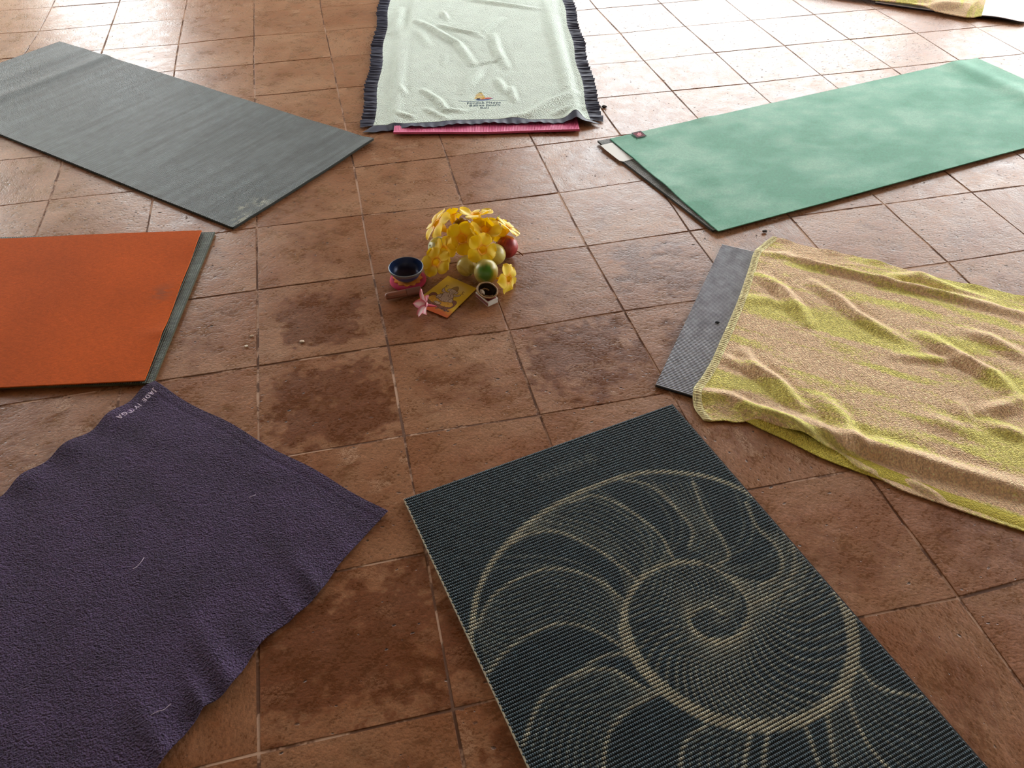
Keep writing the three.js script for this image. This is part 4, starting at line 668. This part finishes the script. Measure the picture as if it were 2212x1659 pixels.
const calyxGeo = lathe([[.0012, -.040], [.0018, -.036], [.0038, -.031], [.0034, -.026], [.0044, -.0235]], 12), calyxMat = std({ color: 0x9aa83a, roughness: .7 });
function flower(pos, dir, spin, size, label, kind = 0) {
  const t = thing('trumpet_flower', label, 'flower', 'yellow flowers on the fruit heap');
  t.position.set(...pos); t.quaternion.setFromUnitVectors(new THREE.Vector3(0, 1, 0), new THREE.Vector3(...dir).normalize()).multiply(new THREE.Quaternion().setFromAxisAngle(new THREE.Vector3(0, 1, 0), spin)); t.scale.setScalar(size);
  for (let i = 0; i < 5; i++) { const p = mesh('petal', petals[(kind + i * (kind > 1 ? 1 : 0)) % 3], yellowPetal, t); p.rotation.y = i * Math.PI * .4 + .12 * Math.sin(i * 3 + kind); p.rotation.z = .1 * Math.sin(i * 5 + kind); }
  const fu = mesh('funnel', funnelGeo, throatMat, t, 'orange yellow throat'); mesh('calyx', calyxGeo, calyxMat, fu, 'green base of the flower'); return t;
}
flower([-.1270, .066, -1.757], [-.02, .72, .70], .2, 1.08, 'yellow flower facing the camera in the middle of the heap');
flower([-.0830, .062, -1.722], [.45, .45, .75], .5, 1.0, 'yellow flower turned right just above the green fruit', 1);
flower([-.1820, .072, -1.806], [-.62, .62, .10], .1, 1.14, 'large yellow flower draped over the left side of the heap', 1);
flower([-.0920, .072, -1.836], [-.05, .95, -.25], .9, 1.1, 'yellow flower on top at the back of the heap', 2);
flower([-.0480, .070, -1.816], [-.35, -.25, .85], .3, 1.02, 'yellow flower with its pale tube pointing up at the right', 1);
flower([-.1870, .030, -1.700], [-.30, .78, .55], .8, 1.0, 'yellow flower hanging at the lower left beside the card', 0);
flower([-.0230, .022, -1.650], [.80, .25, .45], .4, .95, 'yellow flower lying on its side right of the green fruit', 1);
flower([-.0720, .068, -1.782], [.15, .90, .30], 1.3, 1.05, 'yellow flower right of the middle above the pale fruit', 2);
flower([-.0200, .052, -1.815], [.55, .70, -.2], .6, .95, 'yellow flower resting above the dark red fruit', 0);
flower([-.1560, .066, -1.848], [-.2, .75, -.6], .2, .9, 'small yellow flower at the upper left of the heap', 2);
flower([-.1640, .048, -1.742], [-.55, .35, .6], 1.1, .88, 'yellow flower tucked between the left and middle flowers', 1);

// ---------------------------------------------------------------- pink frangipani on the card
{
  const t = thing('frangipani_flower', 'pink and white frangipani blossom lying across the card corner', 'flower');
  t.scale.setScalar(1.45); t.position.set(-.1990, .0150, -1.5490); t.quaternion.setFromUnitVectors(new THREE.Vector3(0, 1, 0), new THREE.Vector3(-.80, .44, .36).normalize());
  const pg = sheet(8, 14, (u, v) => { const q = (u - .5) * 2, w = .0078 * Math.pow(Math.sin(Math.PI * (.08 + .9 * v)), .8); return [q * w, .006 + .018 * v - .007 * v * v + .002 * q * q, .0022 + .024 * v * (.45 + .55 * v) + .0015 * q]; }, .0006, 1, 1, -9);
  const pm = phys({ map: dataTex(64, 64, (x, y) => { const q = Math.abs(x / 64 - .5) * 2, k = sstep(.2, 1, q); return [mix(250, 236, k), mix(222, 128, k), mix(222, 156, k)]; }, true, false), roughness: .6, transmission: .25, thickness: 0, side: THREE.DoubleSide });
  for (let i = 0; i < 5; i++) { const p = mesh('petal', pg, pm, t); p.rotation.y = i * Math.PI * .4 + .3; }
  mesh('tube', lathe([[.0012, -.012], [.0018, -.006], [.0026, .004], [.0036, .009]], 14), std({ color: 0xcf4a6a, roughness: .6, side: THREE.DoubleSide }), t, 'deep pink tube');
}

// ---------------------------------------------------------------- loose threads on the purple towel
for (const [label, pts] of [['short pale lint thread in the middle of the purple towel', [[-.6590, -.8265], [-.6600, -.818], [-.6660, -.806], [-.6700, -.802]]], ['tiny pale lint thread near the inner edge of the purple towel', [[-.5040, -.9610], [-.4980, -.9640], [-.4920, -.9680]]], ['tangled pale lint thread near the front of the purple towel', [[-.558, -.5365], [-.545, -.545], [-.536, -.549], [-.527, -.5585], [-.533, -.552]]]]) {
  const o = mesh('lint_thread', new THREE.TubeGeometry(new THREE.CatmullRomCurve3(pts.map(([x, z], i) => new THREE.Vector3(x, .0088 + .0012 * (i % 2), z))), 24, .0005, 5), std({ color: 0xc9bdd0, roughness: .9 }), null); tag(o, label, 'thread', 'pale lint threads');
}

// ---------------------------------------------------------------- crumbs and chips
function bit(name, label, cat, grp, x, y, z, r, color) {
  const g = new THREE.IcosahedronGeometry(r, 1), p = g.attributes.position; for (let i = 0; i < p.count; i++) { const k = .7 + .6 * noise(p.getX(i) / r * 2 + x * 50, p.getZ(i) / r * 2 + p.getY(i) / r + z * 50); p.setXYZ(i, p.getX(i) * k * 1.3, p.getY(i) * k * .5, p.getZ(i) * k); } g.computeVertexNormals();
  const o = mesh(name, g, std({ color, roughness: .9 }), null); o.position.set(x, y + r * .42, z); tag(o, label, cat, grp);
}
bit('dry_crumb', 'dark dry crumb beside the right border of the pale towel', 'crumb', 'dark crumbs', .3233, 0, -2.6907, .007, 0x2a221c);
bit('dry_crumb', 'dark crumb on a tile between green mat and yellow towel', 'crumb', 'dark crumbs', .7013, 0, -1.8974, .0055, 0x2a221c);
bit('dry_crumb', 'dark crumb on the blue grey ribbed mat', 'crumb', 'dark crumbs', .4917, .0064, -1.4908, .004, 0x15151a);
bit('plaster_chip', 'largest white plaster chip on the round dark stain', 'chip', 'white plaster chips', -.4934, -.001, -1.4314, .0042, 0xe6d6c2);
bit('plaster_chip', 'lower white plaster chip beside the vertical tile joint', 'chip', 'white plaster chips', -.6199, -.001, -1.415, .0036, 0xe6d6c2);
bit('plaster_chip', 'upper flat plaster chip on the tile left of the joint', 'chip', 'white plaster chips', -.616, -.001, -1.452, .0034, 0xd9c6b0);
renderer.render(scene, camera);
